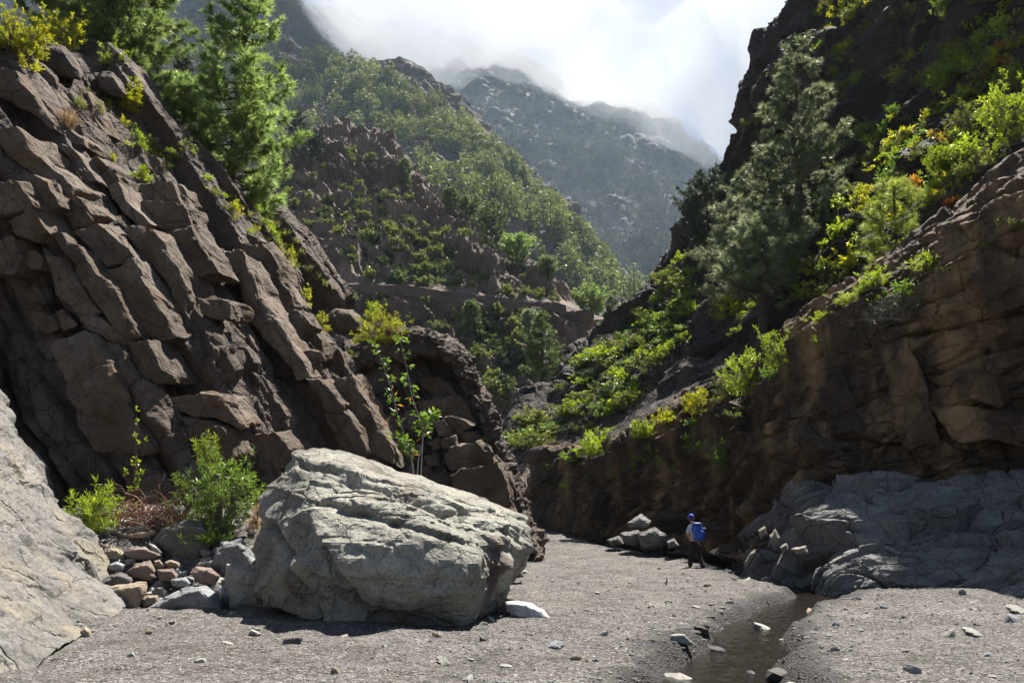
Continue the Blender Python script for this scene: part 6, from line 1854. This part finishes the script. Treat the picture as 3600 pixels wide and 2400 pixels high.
for sd_, (pu, pv) in (('l', (2429, 1896)), ('r', (2461, 1896))):
    for f in range(5):
        body[f'{sd_}f{f}'] = (J(pu + (f - 2) * 1.6 * (1 if sd_ == 'l' else -1), pv + (1.5 if f == 0 else 3.0), 0.34 if f == 0 else 0.38), 0.010)
        body[f'{sd_}g{f}'] = (J(pu + (f - 2) * 1.7 * (1 if sd_ == 'l' else -1), pv + (4 if f == 0 else 7.5 - abs(f - 2)), 0.36 if f == 0 else 0.40), 0.008)
        be += [(f'{sd_}p', f'{sd_}f{f}'), (f'{sd_}f{f}', f'{sd_}g{f}')]
skin_mesh('body', body, be, M['skin'], person, org, 1)
G3 = lambda k, r_: (body[k][0], r_)
tr = {'pelvis': G3('pelvis', (0.165, 0.125)), 'belt': (J(2441, 1897), (0.16, 0.115)), 'lh': G3('lh', 0.115), 'lk': G3('lk', 0.082), 'la': (J(2427, 1985, 0.0), 0.078), 'lc': (J(2427, 1990, 0.0), 0.082),
      'rh': G3('rh', 0.115), 'rk': G3('rk', 0.082), 'ra': (J(2471, 1990, -0.10), 0.078), 'rc': (J(2474, 1996, -0.12), 0.08)}
skin_mesh('trousers', tr, [('pelvis', 'belt'), ('pelvis', 'lh'), ('lh', 'lk'), ('lk', 'la'), ('la', 'lc'), ('pelvis', 'rh'), ('rh', 'rk'), ('rk', 'ra'), ('ra', 'rc')], M['trouser'], person, org)
sh = {'chest': G3('chest', (0.185, 0.135)), 'waist': G3('waist', (0.165, 0.125)), 'hem': (J(2441, 1900), (0.168, 0.125)), 'neckb': (J(2438, 1845), 0.085), 'coll': (J(2436, 1839), 0.066),
      'ls': G3('ls', 0.085), 'lm': (J(2419, 1866, 0.01), 0.075), 'lc': (J(2417, 1874, 0.02), 0.078), 'rs': G3('rs', 0.085), 'rm': (J(2467, 1866, 0.03), 0.075), 'rc': (J(2469, 1873, 0.04), 0.078)}
skin_mesh('shirt', sh, [('chest', 'waist'), ('waist', 'hem'), ('chest', 'neckb'), ('neckb', 'coll'), ('chest', 'ls'), ('ls', 'lm'), ('lm', 'lc'), ('chest', 'rs'), ('rs', 'rm'), ('rm', 'rc')], M['shirt'], person, org)
for k, (a, b_, c_) in enumerate((((2427, 1990, 0.0), (2425, 1995, 0.05), (2421, 1996, 0.17)), ((2474, 1997, -0.13), (2476, 2003, -0.08), (2481, 2004, 0.02)))):
    skin_mesh('shoe', {'a': (J(*a), 0.055), 'b': (J(*b_), 0.055), 'c': (J(*c_), 0.045)}, [('a', 'b'), ('b', 'c')], M['shoe'], person, org)
D_, Fc_ = ico(4)
hc = J(2430.5, 1817.5, 0.02)
hv = D_ * np.array((0.098, 0.112, 0.115)) + hc
m_ = hv[:, 2] < hc[2] - 0.005
hv2 = hv.copy(); hv2[:, 2] = np.where(m_, hc[2] - 0.005 - 0.01 * D_[:, 2] * 0, hv2[:, 2])
mesh_np('cap', np.where(m_[:, None], hv2, hv) - org, Fc_, M['capblue'], person, True)
br = []
for s in np.linspace(-1, 1, 11):
    for r_ in (0.0, 0.5, 1.0):
        a = 2.35 + s * 0.62
        rad = 0.095 + 0.085 * r_ * (1 - 0.35 * s * s)
        br.append(hc + np.array((math.cos(a) * rad, math.sin(a) * rad, 0.012 - 0.02 * r_)))
br = np.array(br).reshape(11, 3, 3)
bb = np.concatenate((br.reshape(-1, 3), br.reshape(-1, 3) - np.array((0, 0, 0.008)))) - org
mesh_np('cap_brim', bb, np.concatenate((grid_faces(11, 3), grid_faces(11, 3)[:, ::-1] + 33)), M['capblue'], person)
hv = D_ * np.array((0.093, 0.102, 0.085)) + J(2431, 1823, 0.0)
hv = hv[:, :] ; cut = J(2431, 1830, 0)[2]
hv[:, 2] = np.maximum(hv[:, 2], cut)
mesh_np('hair', hv - org, Fc_, M['hair'], person, True)
for s in (-1, 1):
    ev = D_ * np.array((0.014, 0.024, 0.034)) + J(2431, 1823, 0.0) + np.array((s * 0.094, 0.03, 0))
    mesh_np('ear', ev - org, Fc_, M['skin'], person, True)

# backpack worn by the hiker
M['pack'] = plain_mat('blue_pack', (0.018, 0.075, 0.34), 0.6, 0.4, 0.3, 14, 0.4)
M['packd'] = plain_mat('dark_blue_pack', (0.012, 0.035, 0.15), 0.6, 0.4, 0.3, 14, 0.3)
M['packg'] = plain_mat('grey_mesh_pocket', (0.22, 0.22, 0.23), 0.8, 0.3, 0.2, 30, 0.2)
pc = J(2453, 1870, -0.24)
pack = empty('backpack', tuple(pc))
tag(pack, 'blue backpack worn by the hiker', 'backpack')
def soft_box(cx, cy, cz, sx, sy, sz, e=4.0, sub=4, taper=0.0, mat='pack', name='panel', lean=0.0):
    r_ = np.sum(np.abs(D_) ** e, axis=1) ** (-1 / e)
    V = D_ * r_[:, None]
    V = V * np.array((sx, sy, sz))
    V[:, :2] *= (1 - taper * (V[:, 2:3] / sz))
    V[:, 0] += lean * V[:, 2]
    V += 0.012 * fbm(V + cx, 9, 3, 3)[:, None] * D_
    return mesh_np(name, V + np.array((cx, cy, cz)), Fc_, M[mat], pack, True)
soft_box(0, 0, 0, 0.185, 0.13, 0.27, 3.5, taper=0.12, name='main_bag', lean=-0.10)
soft_box(-0.02, -0.02, 0.24, 0.15, 0.12, 0.07, 3.0, name='lid', mat='packd', lean=-0.1)
soft_box(0.03, -0.12, -0.07, 0.13, 0.05, 0.14, 3.0, name='front_pocket')
soft_box(-0.17, -0.01, -0.10, 0.04, 0.09, 0.10, 3.0, name='side_pocket', mat='packg')
soft_box(0.19, -0.01, -0.10, 0.04, 0.09, 0.10, 3.0, name='side_pocket', mat='packd')
soft_box(0.20, -0.02, 0.10, 0.06, 0.06, 0.045, 2.2, name='rolled_pouch', mat='packd')
for s in (-1, 1):
    a = np.array([(s * 0.07, 0.02, 0.24), (s * 0.10, 0.13, 0.29), (s * 0.125, 0.26, 0.25), (s * 0.14, 0.33, 0.12), (s * 0.15, 0.28, -0.02), (s * 0.15, 0.12, -0.16)])
    mesh_np('shoulder_strap', *tube(cr(a, 20), 0.018, 6), M['packd'], pack, True)
# ================================================================== AIR
def cloud_bank():
    """one closed lumpy body of cloud hanging on the mountain"""
    nx_, nz_ = 150, 110
    # outline of the cloud's lower edge in photo pixels, at 1130 m
    yb = 1130.0
    us = np.linspace(900, 3500, nx_)
    vs = np.linspace(-500, 720, nz_)
    U, V_ = np.meshgrid(us, vs)
    pts = np.array([P(u, v, yb) for u, v in zip(U.ravel(), V_.ravel())])
    low = np.interp(U, [900, 1000, 1080, 1180, 1330, 1500, 1650, 1800, 1950, 2100, 2250, 2400, 2500, 2650, 3500],
                    [-230, -90, 60, 215, 300, 350, 300, 325, 385, 430, 480, 555, 610, 690, 780])
    wob = 55 * fbm(pts, 0.006, 4, 41).reshape(U.shape)
    dist = (low + wob - V_)                      # pixels above the lower edge
    th = 420 * smooth(dist, -10, 420) ** 0.9 + 80 * smooth(dist, 0, 90) * (1 + fbm(pts, 0.010, 4, 17).reshape(U.shape))
    edge = smooth(U, 900, 1000) * smooth(U, 3500, 3350) * smooth(V_, -500, -440)
    wb = fbm(pts, 0.0045, 5, 71, 0.6).reshape(U.shape)
    hole = np.exp(-((U - 2400) / 300) ** 2 - ((V_ + 60 - 0.2 * (U - 2400)) / 260) ** 2) * (1 + 0.9 * wb)
    th = np.maximum(th * edge * smooth(hole, 0.75, 0.15) * (1 + 0.45 * wb), 0.0)
    lump = 1 + 0.35 * fbm(pts, 0.008, 4, 23).reshape(U.shape)
    front = pts.reshape(nz_, nx_, 3).copy(); back = front.copy()
    front[..., 1] -= th * lump * 0.5
    back[..., 1] += th * 0.45 + 0.02
    i = np.arange(nx_ * nz_).reshape(nz_, nx_); j = i + nx_ * nz_
    fa = np.concatenate((grid_faces(nz_, nx_), grid_faces(nz_, nx_)[:, ::-1] + nx_ * nz_))
    per = np.concatenate((i[0, :], i[1:, -1], i[-1, -2::-1], i[-2:0:-1, 0]))
    per2 = per + nx_ * nz_
    side = np.stack((per, per2, np.roll(per2, -1), np.roll(per, -1)), -1)
    V3 = np.concatenate((front.reshape(-1, 3), back.reshape(-1, 3)))
    m = bpy.data.materials.new('cloud_vapour'); m.use_nodes = True
    N, L = m.node_tree.nodes, m.node_tree.links
    N.remove(N['Principled BSDF'])
    pv = N.new('ShaderNodeVolumePrincipled')
    pv.inputs['Color'].default_value = (0.92, 0.93, 0.95, 1)
    pv.inputs['Density'].default_value = 0.0055
    pv.inputs['Anisotropy'].default_value = 0.05
    L.new(pv.outputs[0], N['Material Output'].inputs['Volume'])
    o = mesh_np('clouds', V3, [np.concatenate((fa, side))], m, None, True)
    tag(o, 'white cloud bank hiding the mountain tops', kind='stuff')
    bm = bmesh.new(); bm.from_mesh(o.data); bmesh.ops.recalc_face_normals(bm, faces=bm.faces); bm.to_mesh(o.data); bm.free()
    return o
clouds = cloud_bank()

hz = bpy.data.materials.new('valley_haze'); hz.use_nodes = True
N, L = hz.node_tree.nodes, hz.node_tree.links
N.remove(N['Principled BSDF'])
pv = N.new('ShaderNodeVolumePrincipled')
pv.inputs['Color'].default_value = (0.62, 0.80, 1.0, 1)
pv.inputs['Density'].default_value = 0.00006
pv.inputs['Anisotropy'].default_value = 0.2
L.new(pv.outputs[0], N['Material Output'].inputs['Volume'])
x0, x1, y0, y1, z0, z1 = -4200, 4200, -600, 5200, -3, 1080
V8 = [(x, y, z) for x in (x0, x1) for y in (y0, y1) for z in (z0, z1)]
haze = mesh_np('haze', V8, [[(0, 1, 3, 2), (4, 6, 7, 5), (0, 4, 5, 1), (2, 3, 7, 6), (0, 2, 6, 4), (1, 5, 7, 3)]], hz)
tag(haze, 'thin bluish haze filling the valley', kind='stuff')
